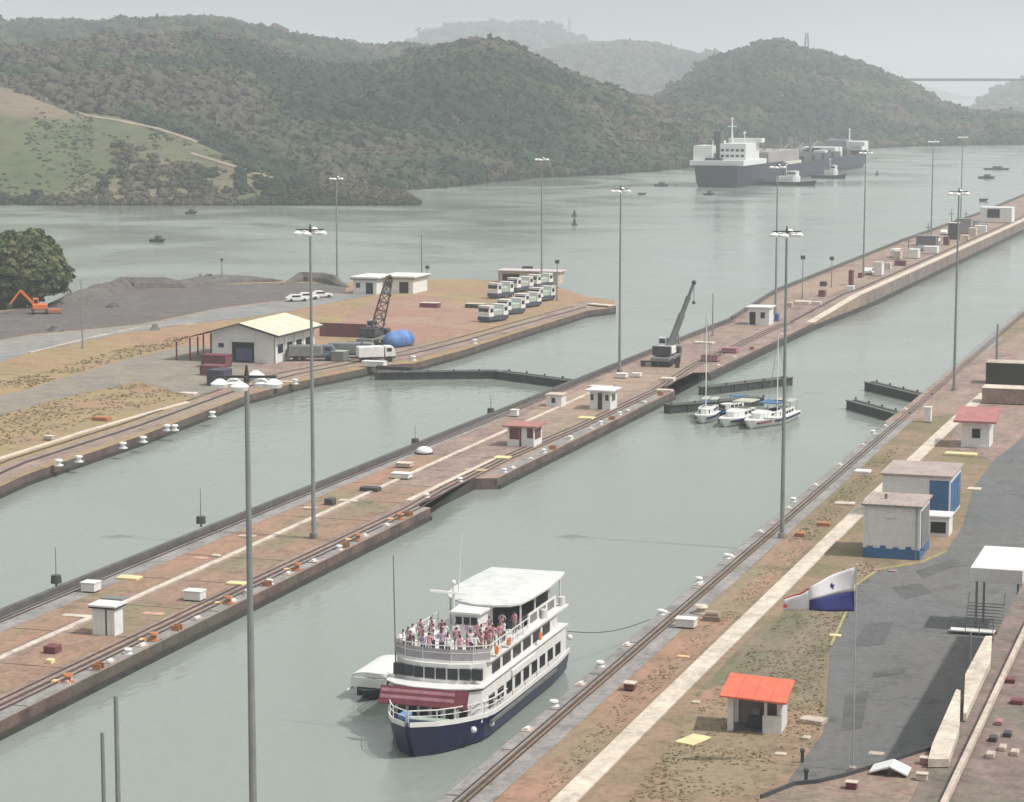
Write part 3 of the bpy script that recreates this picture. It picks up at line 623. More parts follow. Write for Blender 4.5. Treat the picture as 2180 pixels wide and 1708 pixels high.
# ================================================================== BUILDINGS
def hut_box(name, label, cat, x0, x1, y0, y1, h, wall, roofm, over=.35, rt=.18, z=0, slope=0, group=None):
    """box hut with a slab roof; returns the thing (origin at front left corner, metres)"""
    t = thing(name, label, cat, (x0, y0, z), 0, group); w, d = x1-x0, y1-y0
    MB().box(0, w, 0, d, 0, h).build("wall", wall, t)
    vs = [(-over, -over, h), (w+over, -over, h+0), (w+over, d+over, h+slope), (-over, d+over, h+slope)]
    MB().add([(a, b, c+k) for k in (0.002, rt) for a, b, c in vs], [(3, 2, 1, 0), (4, 5, 6, 7), (0, 1, 5, 4), (1, 2, 6, 5), (2, 3, 7, 6), (3, 0, 4, 7)]).build("roof", roofm, t)
    return t
def on_front(t, x0, x1, z0, z1, mat, name, d=.05, frame=None):
    p = MB().box(x0, x1, -d, -.002, z0, z1).build(name, mat, t)
    if frame:
        MB().box(x0-.1, x1+.1, -d-.03, -d+.02, z1, z1+.1).box(x0-.1, x1+.1, -d-.03, -d+.02, z0-.1, z0).box(x0-.1, x0, -d-.03, -d+.02, z0, z1).box(x1, x1+.1, -d-.03, -d+.02, z0, z1).build("frame", frame, p)
    return p
def on_side(t, w, y0, y1, z0, z1, mat, name, d=.05):
    return MB().box(w+.002, w+d, y0, y1, z0, z1).build(name, mat, t)

# booth with louvred white walls, lower left of the centre wall
b0 = P(197, 1352); w = P(252, 1352).x - b0.x
t = thing("white_booth", "narrow white booth with flat roof on the centre wall at the lower left", "booth", (b0.x, b0.y, 0)); hb = top_z(b0, 1290)
MB().box(0, w, 0, 1.5, 0, hb).build("wall", WHITE2, t)
MB().box(-.25, w+.25, -.3, 1.8, hb+.002, hb+.14).build("roof", WHITE, t)
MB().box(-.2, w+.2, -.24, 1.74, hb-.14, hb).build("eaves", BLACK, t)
for k in range(5): MB().box(.1+k*.42, .34+k*.42, -.03, -.002, .15, hb-.25).build("slat", WHITE, t)
MB().box(w*.60, w*.66, -.035, -.002, 0.05, hb-.2).build("gap", DGREY, t)

# red roofed booth on the centre wall
b0 = P(1080, 950); x1 = P(1142, 950).x
t = hut_box("red_roofed_booth", "small red roofed booth with white posts in the middle of the centre wall", "booth", b0.x, x1, b0.y, b0.y+3.4, top_z(b0, 908), WHITE2, PKROOF, .5)
w = x1-b0.x; h = top_z(b0, 908)
on_front(t, .3, w*.44, .9, h-.1, REDM, "shutter"); on_front(t, w*.75, w-.1, h*.45, h-.1, REDM, "shutter"); on_front(t, w*.46, w*.53, 0.05, h-.1, MAROON, "door_frame"); on_side(t, w, .4, 2.8, .9, h-.3, REDM, "shutter")
# control house
b0 = P(1255, 872); x1 = P(1303, 872).x; h = top_z(b0, 832); w = x1-b0.x
t = hut_box("control_house", "white control house with a dark doorway beside the centre wall mast", "control house", b0.x, x1, b0.y, b0.y+3.5, h, WHITE, WHITE, .5)
on_front(t, w*.40, w*.62, .05, h*.9, GLASS, "door", frame=WHITE2); on_front(t, w*.76, w*.93, h*.5, h*.82, GLASS, "window", frame=WHITE2); on_front(t, w*.06, w*.2, h*.5, h*.82, GLASS, "window", frame=WHITE2)
on_side(t, w, .8, 2.4, h*.45, h*.8, GLASS, "window")
b0 = P(1163, 866); h = top_z(b0, 842); w = P(1198, 866).x-b0.x
t = hut_box("equipment_cabin", "low pale cabin with a small window left of the white control house", "cabin", b0.x, b0.x+w, b0.y, b0.y+2.4, h, WHITE2, CONC_L, .15)
on_front(t, w*.35, w*.6, h*.35, h*.8, GLASS, "window")
b0 = P(1592, 692); h = top_z(b0, 655); w = P(1640, 692).x-b0.x
t = hut_box("gatehouse", "white gatehouse with a dark doorway where the approach wall begins", "gatehouse", b0.x, b0.x+w, b0.y, b0.y+4, h, WHITE, WHITE2, .4)
on_front(t, w*.08, w*.36, .05, h*.75, BLACK, "door"); on_front(t, w*.6, w*.8, h*.4, h*.75, GLASS, "window")

# left bank shed
t = thing("gabled_shed", "white gabled shed with a cream right roof slope and brown lean-to on the left bank", "shed", (-162.0, 343, 0))
W_, D_ = 11.0, 16.0; he = 4.8; hr = 6.3; xr = 5.4
mb = MB(); mb.add([(0, 0, 0), (W_, 0, 0), (W_, 0, he), (xr, 0, hr), (0, 0, he), (0, D_, 0), (W_, D_, 0), (W_, D_, he), (xr, D_, hr), (0, D_, he)],
    [(0, 1, 2, 3, 4), (9, 8, 7, 6, 5), (0, 5, 6, 1), (1, 6, 7, 2), (0, 4, 9, 5), (4, 3, 8, 9), (3, 2, 7, 8)]); mb.build("wall", WHITE, t)
DK = M("dark_eaves", (.06, .065, .06))
for k in range(9):
    y0 = -1.2+k*(D_+2.4)/9; y1 = y0+(D_+2.4)/9-.05; zt_ = (k % 2)*.02
    MB().add([(xr, y0, hr+.06+zt_), (W_+1.2, y0, he-.25+zt_), (W_+1.2, y1, he-.25+zt_), (xr, y1, hr+.06+zt_), (xr, y0, hr+.16+zt_), (W_+1.2, y0, he-.15+zt_), (W_+1.2, y1, he-.15+zt_), (xr, y1, hr+.16+zt_)],
        [(3, 2, 1, 0), (4, 5, 6, 7), (0, 1, 5, 4), (1, 2, 6, 5), (2, 3, 7, 6), (3, 0, 4, 7)]).build("roof_panel", CRMROOF, t)
MB().bar((xr, -1.25, hr-.05), (W_+1.25, -1.25, he-.37), .1, .3).bar((W_+1.24, -1.2, he-.36), (W_+1.24, D_+1.2, he-.36), .1, .28).build("gutter", DK, t)
for k in range(8):
    y0 = -1.2+k*(D_+1)/8; y1 = y0+(D_+1)/8-.05; zt_ = (k % 2)*.02
    MB().add([(xr-.02, y0, hr+.05+zt_), (-6.2, y0, 3.15+zt_), (-6.2, y1, 3.15+zt_), (xr-.02, y1, hr+.05+zt_), (xr-.02, y0, hr+.15+zt_), (-6.2, y0, 3.25+zt_), (-6.2, y1, 3.25+zt_), (xr-.02, y1, hr+.15+zt_)],
        [(3, 2, 1, 0), (4, 5, 6, 7), (0, 1, 5, 4), (1, 2, 6, 5), (2, 3, 7, 6), (3, 0, 4, 7)]).build("lean_to_panel", BROOF, t)
for x, z in ((-6.0, 3.05), (-3.6, 3.7), (-1.2, 4.35)):
    for y in (-.9, 7, 14): MB().box(x, x+.2, y, y+.2, 0, z).build("post", REDM, t)
MB().box(3.6, 7.4, -.12, -.002, 0, 3.2).build("door_opening", BLACK, t)
MB().box(4.3, 7.1, -.2, -.125, .3, 2.3).build("roller_door", M("blue_grey_door", (.09, .10, .20), (.06, .07, .14), 1, .5), t)
MB().box(3.4, 7.8, -.55, -.002, 3.4, 3.6).build("lintel", WHITE, t)
for y in (1.2, 5.0, 8.8, 12.6): MB().box(W_+.002, W_+.08, y, y+2.0, 1.5, 2.9).build("window", GLASS, t)
MB().box(1.2, 2.1, -.08, -.002, 2.3, 3.0).build("window", GLASS, t)
for y in (0, 3.8, 7.6, 11.4, 15.6): MB().box(W_-.1, W_+.16, y, y+.4, 0, he-.3).build("pilaster", WHITE2, t)
def box_item(name, label, cat, bx, by, wpx, hm, dm, mat, z=0.0, group=None, lid=None, rz=0):
    b = PW(bx, by) if z else P(bx, by, z); w = abs(P(bx+wpx, by, b.z).x - b.x); t = thing(name, label, cat, b, rz, group)
    MB().box(0, w, 0, dm, .12 if lid else 0, hm).build("body", mat, t, .04)
    if lid:
        MB().box(-.06, w+.06, -.06, dm+.06, hm+.002, hm+.08).build("lid", lid, t)
        MB().box(.1, w-.1, .1, dm-.1, 0, .118).build("plinth", BLACK, t)
    return t
# maroon things around the shed
box_item("maroon_fence", "long maroon board wall behind the grey machinery, right of the shed", "fence", 680, 716, 118, 2.4, .4, REDM)
box_item("maroon_crate", "maroon crate stack under the brown lean-to of the shed", "crate", 428, 782, 60, 1.9, 2.5, REDM, lid=MAROON)
box_item("maroon_skip", "low maroon skip left of the shed doorway", "skip", 425, 800, 50, 1.6, 2.5, REDM)
box_item("storage_container", "dark blue grey container standing left of the nearest mast's lamps", "container", 440, 822, 42, 2.4, 3, M("slate_paint", (.07, .06, .10), (.05, .045, .07), 1, .6))
# flat roofed white buildings
for lab, bx, by, wx, top in (("flat roofed white building with a dark entrance, left one of two on the shore", 752, 626, 56, 592), ("flat roofed white building, right one of two on the shore beside the bare pole", 815, 624, 72, 590)):
    b0 = P(bx, by); w = P(bx+wx, by).x-b0.x; h = top_z(b0, top); t = hut_box("flat_roofed_building", lab, "building", b0.x, b0.x+w, b0.y, b0.y+9, h, WHITE2, WHITE, .6, .3)
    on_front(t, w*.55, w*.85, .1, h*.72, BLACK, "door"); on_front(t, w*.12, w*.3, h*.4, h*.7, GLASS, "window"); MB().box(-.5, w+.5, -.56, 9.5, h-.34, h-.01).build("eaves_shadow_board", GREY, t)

def tufts(name, poly, n, smin, smax, label, mat=SCRUB, z=0.02, hole=None):
    from mathutils.geometry import intersect_point_tri_2d
    q = [P(*p) for p in poly]; xs = [v.x for v in q]; ys = [v.y for v in q]; out = []
    def inside(x, y):
        c = False
        for i in range(len(q)):
            a, b = q[i], q[i-1]
            if (a.y > y) != (b.y > y) and x < (b.x-a.x)*(y-a.y)/(b.y-a.y)+a.x: c = not c
        return c
    f = vnoise(n)
    while len(out) < n:
        x, y = random.uniform(min(xs), max(xs)), random.uniform(min(ys), max(ys))
        if inside(x, y) and f(x/4+60, y/4) > random.uniform(-.35, .25) and not (hole and hole(x, y)): out.append((x, y, z))
    return scatter(name, mat, out, [random.uniform(smin, smax) for _ in out], [random.random() for _ in out], [template(140+i, 9, False, .55) for i in range(4)], flat=.7, label=label, cat="grass")
walk = lambda x, y: -41.6 < x < -37.8 or x < -44.8
tufts("grass_tufts", [(1330, 1708), (1480, 1520), (1620, 1350), (1740, 1240), (1830, 1195), (1870, 1200), (1815, 1300), (1755, 1400), (1748, 1560), (1640, 1708)], 2600, .05, .13, "short dry grass between the cream walkway and the asphalt road", GRT, hole=walk)
tufts("grass_tufts", [(1120, 1708), (1330, 1480), (1560, 1280), (1700, 1130), (1850, 985), (1920, 940), (1850, 1080), (1700, 1215), (1480, 1400), (1300, 1570), (1200, 1690)], 1300, .05, .11, "thin dry grass on the red earth along the right bank wall", GRT, hole=walk)
tufts("grass_tufts", [(-60, 960), (62, 940), (200, 895), (330, 860), (470, 830), (420, 850), (300, 815), (180, 838), (-60, 900)], 900, .1, .22, "tan grass on the left bank above the cream kerb", GRT)
tufts("grass_tufts", [(-60, 820), (62, 800), (250, 745), (400, 712), (400, 730), (250, 768), (62, 826)], 700, .12, .24, "tan grass strip between the two roads of the left bank", GRT)
# ---- vehicles ----------------------------------------------------
def car(name, label, cat, loc, rz, L, W, Hh, mat, group=None, van=False):
    t = thing(name, label, cat, loc, rz, group); a = L/2; b = W/2
    if van: prof = [(-a, .35), (a, .35), (a, Hh*.55), (a*.82, Hh*.62), (a*.58, Hh*.98), (-a*.97, Hh), (-a, Hh*.9)]
    else: prof = [(-a, .35), (a, .35), (a, Hh*.5), (a*.9, Hh*.56), (a*.42, Hh*.62), (a*.1, Hh*.98), (-a*.5, Hh), (-a*.85, Hh*.65), (-a, Hh*.6)]
    MB().xprism(prof, -b, b).build("body", mat, t, .05)
    g0, g1 = (-.85, .6) if van else (-.55, .25)
    for s in (-1, 1): MB().box(s*b-(.02 if s > 0 else .005), s*b+(.005 if s > 0 else .02), a*g0, a*g1, Hh*.62, Hh*.88).build("window", GLASS, t)
    MB().add([(-b*.85, a*(.81 if van else .40), Hh*.645), (b*.85, a*(.81 if van else .40), Hh*.645), (b*.8, a*(.60 if van else .13), Hh*.95), (-b*.8, a*(.60 if van else .13), Hh*.95)], [(0, 1, 2, 3)]).build("windscreen", GLASS, t)
    for sx in (-1, 1):
        for sy in (-.62, .62): MB().cyl((sx*b-.12, sy*a, .34), (sx*b+.04*sx, sy*a, .34), .34, .34, 12).build("wheel", RUBBER, t)
    return t
c = car("parked_car", "white car behind the shed, leftmost of three", "car", P(632, 642), -.9, 4.6, 1.8, 1.5, WHITE, "white cars parked behind the shed")
dup(c, P(655, 638), -.9, "white car behind the shed, middle of three"); dup(c, P(684, 634), -.9, "white car behind the shed, rightmost of three")
def truck(label, loc, rz, bed, cabm, L=7.5):
    t = thing("parked_truck", label, "truck", loc, rz); W = 2.3
    MB().box(-W/2, W/2, -L/2, L/2, .55, .85).build("chassis", DGREY, t)
    MB().xprism([(L*.22, .86), (L/2, .86), (L/2, 1.7), (L*.44, 2.5), (L*.22, 2.55)], -W/2, W/2).build("cab", cabm, t, .06)
    MB().box(-W/2-.05, W/2+.05, -L/2, L*.19, .86, 2.5).build("load_body", bed, t, .04)
    MB().box(W/2+.002, W/2+.03, L*.27, L*.40, 1.7, 2.25).build("window", GLASS, t)
    for sx in (-1, 1):
        for y in (-L*.35, -L*.2, L*.34): MB().cyl((sx*W/2-.25*sx, y, .48), (sx*W/2, y, .48), .48, .48, 12).build("wheel", RUBBER, t)
    return t
truck("grey truck parked right of the shed", P(665, 768), -1.2, GREY, M("truck_blue_grey", (.14, .17, .22)))
truck("dark grey truck before the maroon board wall", P(750, 762), -1.3, GREY, GREY)
truck("white truck at the wall edge left of the blue tarpaulin", P(800, 770), -1.0, WHITE2, WHITE, 6)
# blue covered tank
b0 = P(850, 738); t = thing("covered_tank", "big bright blue tarpaulin covered tank near the left lock wall", "tank", b0, -.3)
rings = []
for k in range(9):
    y = -3.2+k*.8; r = 1.75*sqrt(max(.08, 1-(abs(y)/3.6)**3)); rings.append([(r*cos(a)*1.0, y, max(0, 1.15+r*.95*sin(a)*(1+.05*sin(k*2+a*3)))) for a in [2*pi*i/14 for i in range(14)]])
MB().loft(rings).build("tarpaulin", BLUET, t, smooth=True)
MB().box(-1.2, 1.2, -2.6, 2.6, -.02, .12).build("skid", DGREY, t)
# generators
box_item("generator", "grey generator between the shed and the trucks", "generator", 705, 770, 30, 1.6, 2.2, GREY, lid=GREENP)
box_item("work_platform", "white work platform on the left wall edge", "platform", 770, 782, 52, .9, 1.6, WHITE2, lid=WHITE)
box_item("cable_drum_frame", "dark frame hanging at the wall edge below the blue tank", "frame", 800, 786, 85, .5, 1.0, DARK)

def crane(label, loc, L, ang, az, bodym, lattice, sc=1.0):
    t = thing("mobile_crane", label, "crane", loc, 0)
    MB().box(-1.5, 1.5, -4.2, 4.2, .9, 1.5).build("chassis", GREY, t, .08)
    MB().box(-1.45, 1.45, 3.0, 4.6, 1.0, 2.6).build("driver_cab", DGREY, t, .12)
    for sx in (-1, 1):
        for y in (-3.2, -1.8, 1.2, 3.0): MB().cyl((sx*1.5-.4*sx, y, .62), (sx*1.5, y, .62), .62, .62, 14).build("wheel", RUBBER, t)
        MB().box(sx*1.5-.3 if sx > 0 else -3.2, 3.2 if sx > 0 else -1.2, -3.9, -3.6, .7, .95).build("outrigger", DGREY, t); MB().box(2.8*sx-.3, 2.8*sx+.3, -4.05, -3.45, 0, .7).build("outrigger_foot", DGREY, t)
    MB().cyl((0, 0, 1.5), (0, 0, 1.8), 1.3, 1.3, 14).build("turntable", DGREY, t)
    MB().box(-1.3, 1.3, -2.4, 1.5, 1.8, 3.0).build("machinery_house", bodym, t, .1)
    c = MB().box(-1.35, -.1, .3, 2.1, 3.002, 4.3).build("operator_cab", WHITE, t, .1)
    MB().box(-1.2, -.25, .28, .299, 3.3, 4.05).build("window", GLASS, c); MB().box(-.1, -.07, .6, 1.9, 3.3, 4.05).build("window", GLASS, c)
    MB().box(-1.5, 1.5, -3.1, -2.42, 1.7, 3.2).build("counterweight", DGREY, t, .06)
    foot = Vector((.5, .5, 3.0)); d = Vector((cos(az)*cos(ang), sin(az)*cos(ang), sin(ang)))
    u = d.cross(Vector((0, 0, 1))).normalized(); n = u.cross(d)
    mb = MB(); N = int(L/1.4); hw = .55*sc
    cs = lambda k: [foot + d*(L*k/N) + (u*a+n*b)*hw*(1-.55*(k/N)**2) for a, b in ((-1, -1), (1, -1), (1, 1), (-1, 1))]
    if lattice:
        for k in range(N):
            A, B = cs(k), cs(k+1)
            for i in range(4): mb.bar(A[i], B[i], .13*sc); mb.bar(A[i], B[(i+1) % 4], .07*sc); mb.bar(A[i], A[(i+1) % 4], .07*sc)
    else:
        mb.bar(foot, foot+d*L*.5, .9*sc, 1.0*sc).bar(foot+d*L*.5, foot+d*L*.78, .65*sc, .75*sc).bar(foot+d*L*.78, foot+d*L, .42*sc, .5*sc)
    mb.build("boom", GREY if not lattice else M("rusty_brown_steel", (.10, .07, .06), (.06, .045, .04)), t)
    tip = foot+d*L; MB().ball(tip, .4).build("boom_head", DGREY, t); MB().cyl(tip, tip-Vector((0, 0, 3)), .05, .05, 6).ball(tip-Vector((0, 0, 3.2)), .3).build("hook", DGREY, t)
    MB().cyl(Vector((.5, -1.8, 3.2)), tip, .05, .05, 5).build("stay_cable", DGREY, t)
    MB().cyl(foot+d*1.0-n*1.2-Vector((0, 0, .3)), foot+d*L*.3, .16, .12, 8).build("luffing_ram", GREY, t)
    return t
b = P(1418, 776)
D0 = depth(b); tipz = top_z(b, 602); dxr = (1468-1418)/5000*D0
az = math.atan2(_r[1], _r[0]); Lb = sqrt(dxr**2 + (tipz-3)**2)
crane("mobile crane with its telescopic boom raised on the centre wall", (b.x, b.y, 0), Lb, math.atan2(tipz-3, dxr), az, WHITE2, False, 1.0)
b = P(795, 735); tz = top_z(b, 590); dx = 28/5000*depth(b)
crane("dark lattice boom crane behind the blue tarpaulin tank", (b.x, b.y, 0), sqrt(dx*dx+(tz-3)**2), math.atan2(tz-3, dx), az, DGREY, True, 1.7)

# excavator at the left edge
b = P(85, 668); t = thing("excavator", "orange excavator on the mud at the left edge under the big tree", "excavator", b, YAW+.2)
for s in (-1, 1): MB().xprism([(-2, .1), (2, .1), (2.3, .45), (2, .85), (-2, .85), (-2.3, .45)], s*1.3-.3, s*1.3+.3).build("track", RUBBER, t)
MB().box(-1.4, 1.5, -1.4, 1.4, .9, 1.9).build("body", ORANGE, t, .1)
c = MB().box(-1.3, -.2, -.2, 1.2, 1.9, 3.0).build("cab", ORANGE, t, .08); MB().box(-1.1, -.35, -.23, -.202, 2.1, 2.8).build("window", GLASS, c)
MB().bar((-1, 0, 1.8), (-3.6, .2, 4.6), .45, .5).bar((-3.6, .2, 4.6), (-5.6, .3, 2.0), .35, .4).build("boom", ORANGE, t)
MB().box(-6.2, -5.2, -.1, .9, .9, 2.0).build("bucket", DGREY, t, .1)
MB().box(1.4, 4.2, -.9, .9, .15, .9).build("blade_frame", RUST, t, .05)
# debris lumps on the mud
for i, (x, y, w) in enumerate(((245, 655, 38), (120, 705, 40), (330, 702, 18))):
    b = P(x, y); mb = MB(); r_ = random.Random(i)
    rings = [[(cos(a)*w*.05*(1-.3*k)*r_.uniform(.7, 1.2), sin(a)*1.8*(1-.3*k)*r_.uniform(.7, 1.2), k*.5) for a in [2*pi*j/9 for j in range(9)]] for k in range(3)]
    mb.loft(rings); o = mb.build("spoil_pile", MUD); o.location = b; tag(o, ["dark spoil pile in the middle of the mud flat", "dark spoil pile right of the excavator by the road", "small dark spoil pile on the old road"][i], "spoil pile")

# locomotives -------------------------------------------------------
def loco(label, loc, rz, bodym=WHITE2):
    t = thing("mule_locomotive", label, "locomotive", loc, rz, "mule locomotives parked on the left bank"); W = 2.6; L = 9.2
    MB().box(-W/2, W/2, -L/2, L/2, .35, 1.05).build("chassis", M("slate_chassis", (.07, .08, .12), (.05, .055, .08)), t, .05)
    MB().box(-W/2+.1, W/2-.1, -L*.22, L*.22, 1.06, 2.3).build("engine_hood", GREENP, t, .18)
    for s in (-1, 1):
        c = MB().xprism([(s*L*.24, 1.06), (s*L*.49, 1.06), (s*L*.49, 1.9), (s*L*.45, 3.0), (s*L*.25, 3.0)], -W/2, W/2).build("cab", bodym, t, .06)
        MB().box(W/2+.002, W/2+.03, min(s*L*.28, s*L*.43), max(s*L*.28, s*L*.43), 1.9, 2.65).build("window", GLASS, c)
        MB().box(-W/2+.2, W/2-.2, min(s*L*.474, s*L*.486), max(s*L*.474, s*L*.486), 2.0, 2.7).build("window", GLASS, c)
        MB().box(-W/2-.1, W/2+.1, min(s*L*.23, s*L*.47), max(s*L*.23, s*L*.47), 3.002, 3.12).build("roof", WHITE, c)
    for sx in (-1, 1):
        for y in (-3.4, -2.2, 2.2, 3.4): MB().cyl((sx*1.0, y, .42), (sx*1.15, y, .42), .42, .42, 12).build("wheel", RUBBER, t)
    return t
rz = -.28
L0 = loco("mule locomotive nearest the camera in the front row", P(1050, 684), rz)
for (x, y), lab in zip([(1088, 669), (1124, 654), (1154, 641), (1066, 634), (1108, 621), (1150, 612)], ["second mule locomotive from the near end of the front row", "third mule locomotive from the near end of the front row", "farthest mule locomotive of the front row, by the signal post", "nearest mule locomotive of the back row", "middle mule locomotive of the back row", "farthest mule locomotive of the back row, under the mast"]):
    dup(L0, P(x, y), rz+random.uniform(-.06, .06), lab, scale=(1, random.uniform(.66, .78), random.uniform(.92, 1.05)))
L0.scale = (1, .72, 1)
b = P(1100, 606); w = 7
t = hut_box("open_shelter", "low pink white shelter behind the mule locomotives", "shelter", b.x-5, b.x+9, b.y+2, b.y+7, 2.8, CONC_L, M("pale_pink_roof", (.62, .52, .54), (.5, .42, .44), .5, .7), .5)
on_front(t, 1, 5, .1, 2.2, BLACK, "opening"); on_front(t, 7, 12, .1, 2.2, BLACK, "opening")
b = P(1112, 598); t = thing("arm_sign", "dark arm sign on a bent post behind the locomotives", "sign", b, YAW); h = top_z(b, 572)
MB().cyl((0, 0, 0), (0, 0, h), .18, .14, 8).build("post", DGREY, t); MB().box(-.1, 2.4, -.15, .15, h-.2, h+.55).build("arm", DGREY, t, .05)
box_item("white_tank", "small white tank beside the arm sign", "tank", 1103, 600, 14, 2.6, 1.4, WHITE)
t = thing("wall_end_fender", "pale timber fender at the tip of the left bank wall", "fender", P(1275, 652), -.45)
MB().box(0, 3.6, -1.2, 1.2, -1.4, .2).build("fender_face", DARK, t, .1); MB().box(-2.5, 3.5, -1.1, 1.1, .202, .42).build("fender_cap", CREAM, t, .05)
box_item("rail_bogie", "reddish brown low wagon on the yard left of the locomotives", "wagon", 893, 655, 42, .9, 2.2, REDM, lid=CREAM)
box_item("rail_bogie", "dark low wagon close to the nearest locomotive on the red yard", "wagon", 990, 656, 42, .8, 2.2, DARK, lid=CREAM)

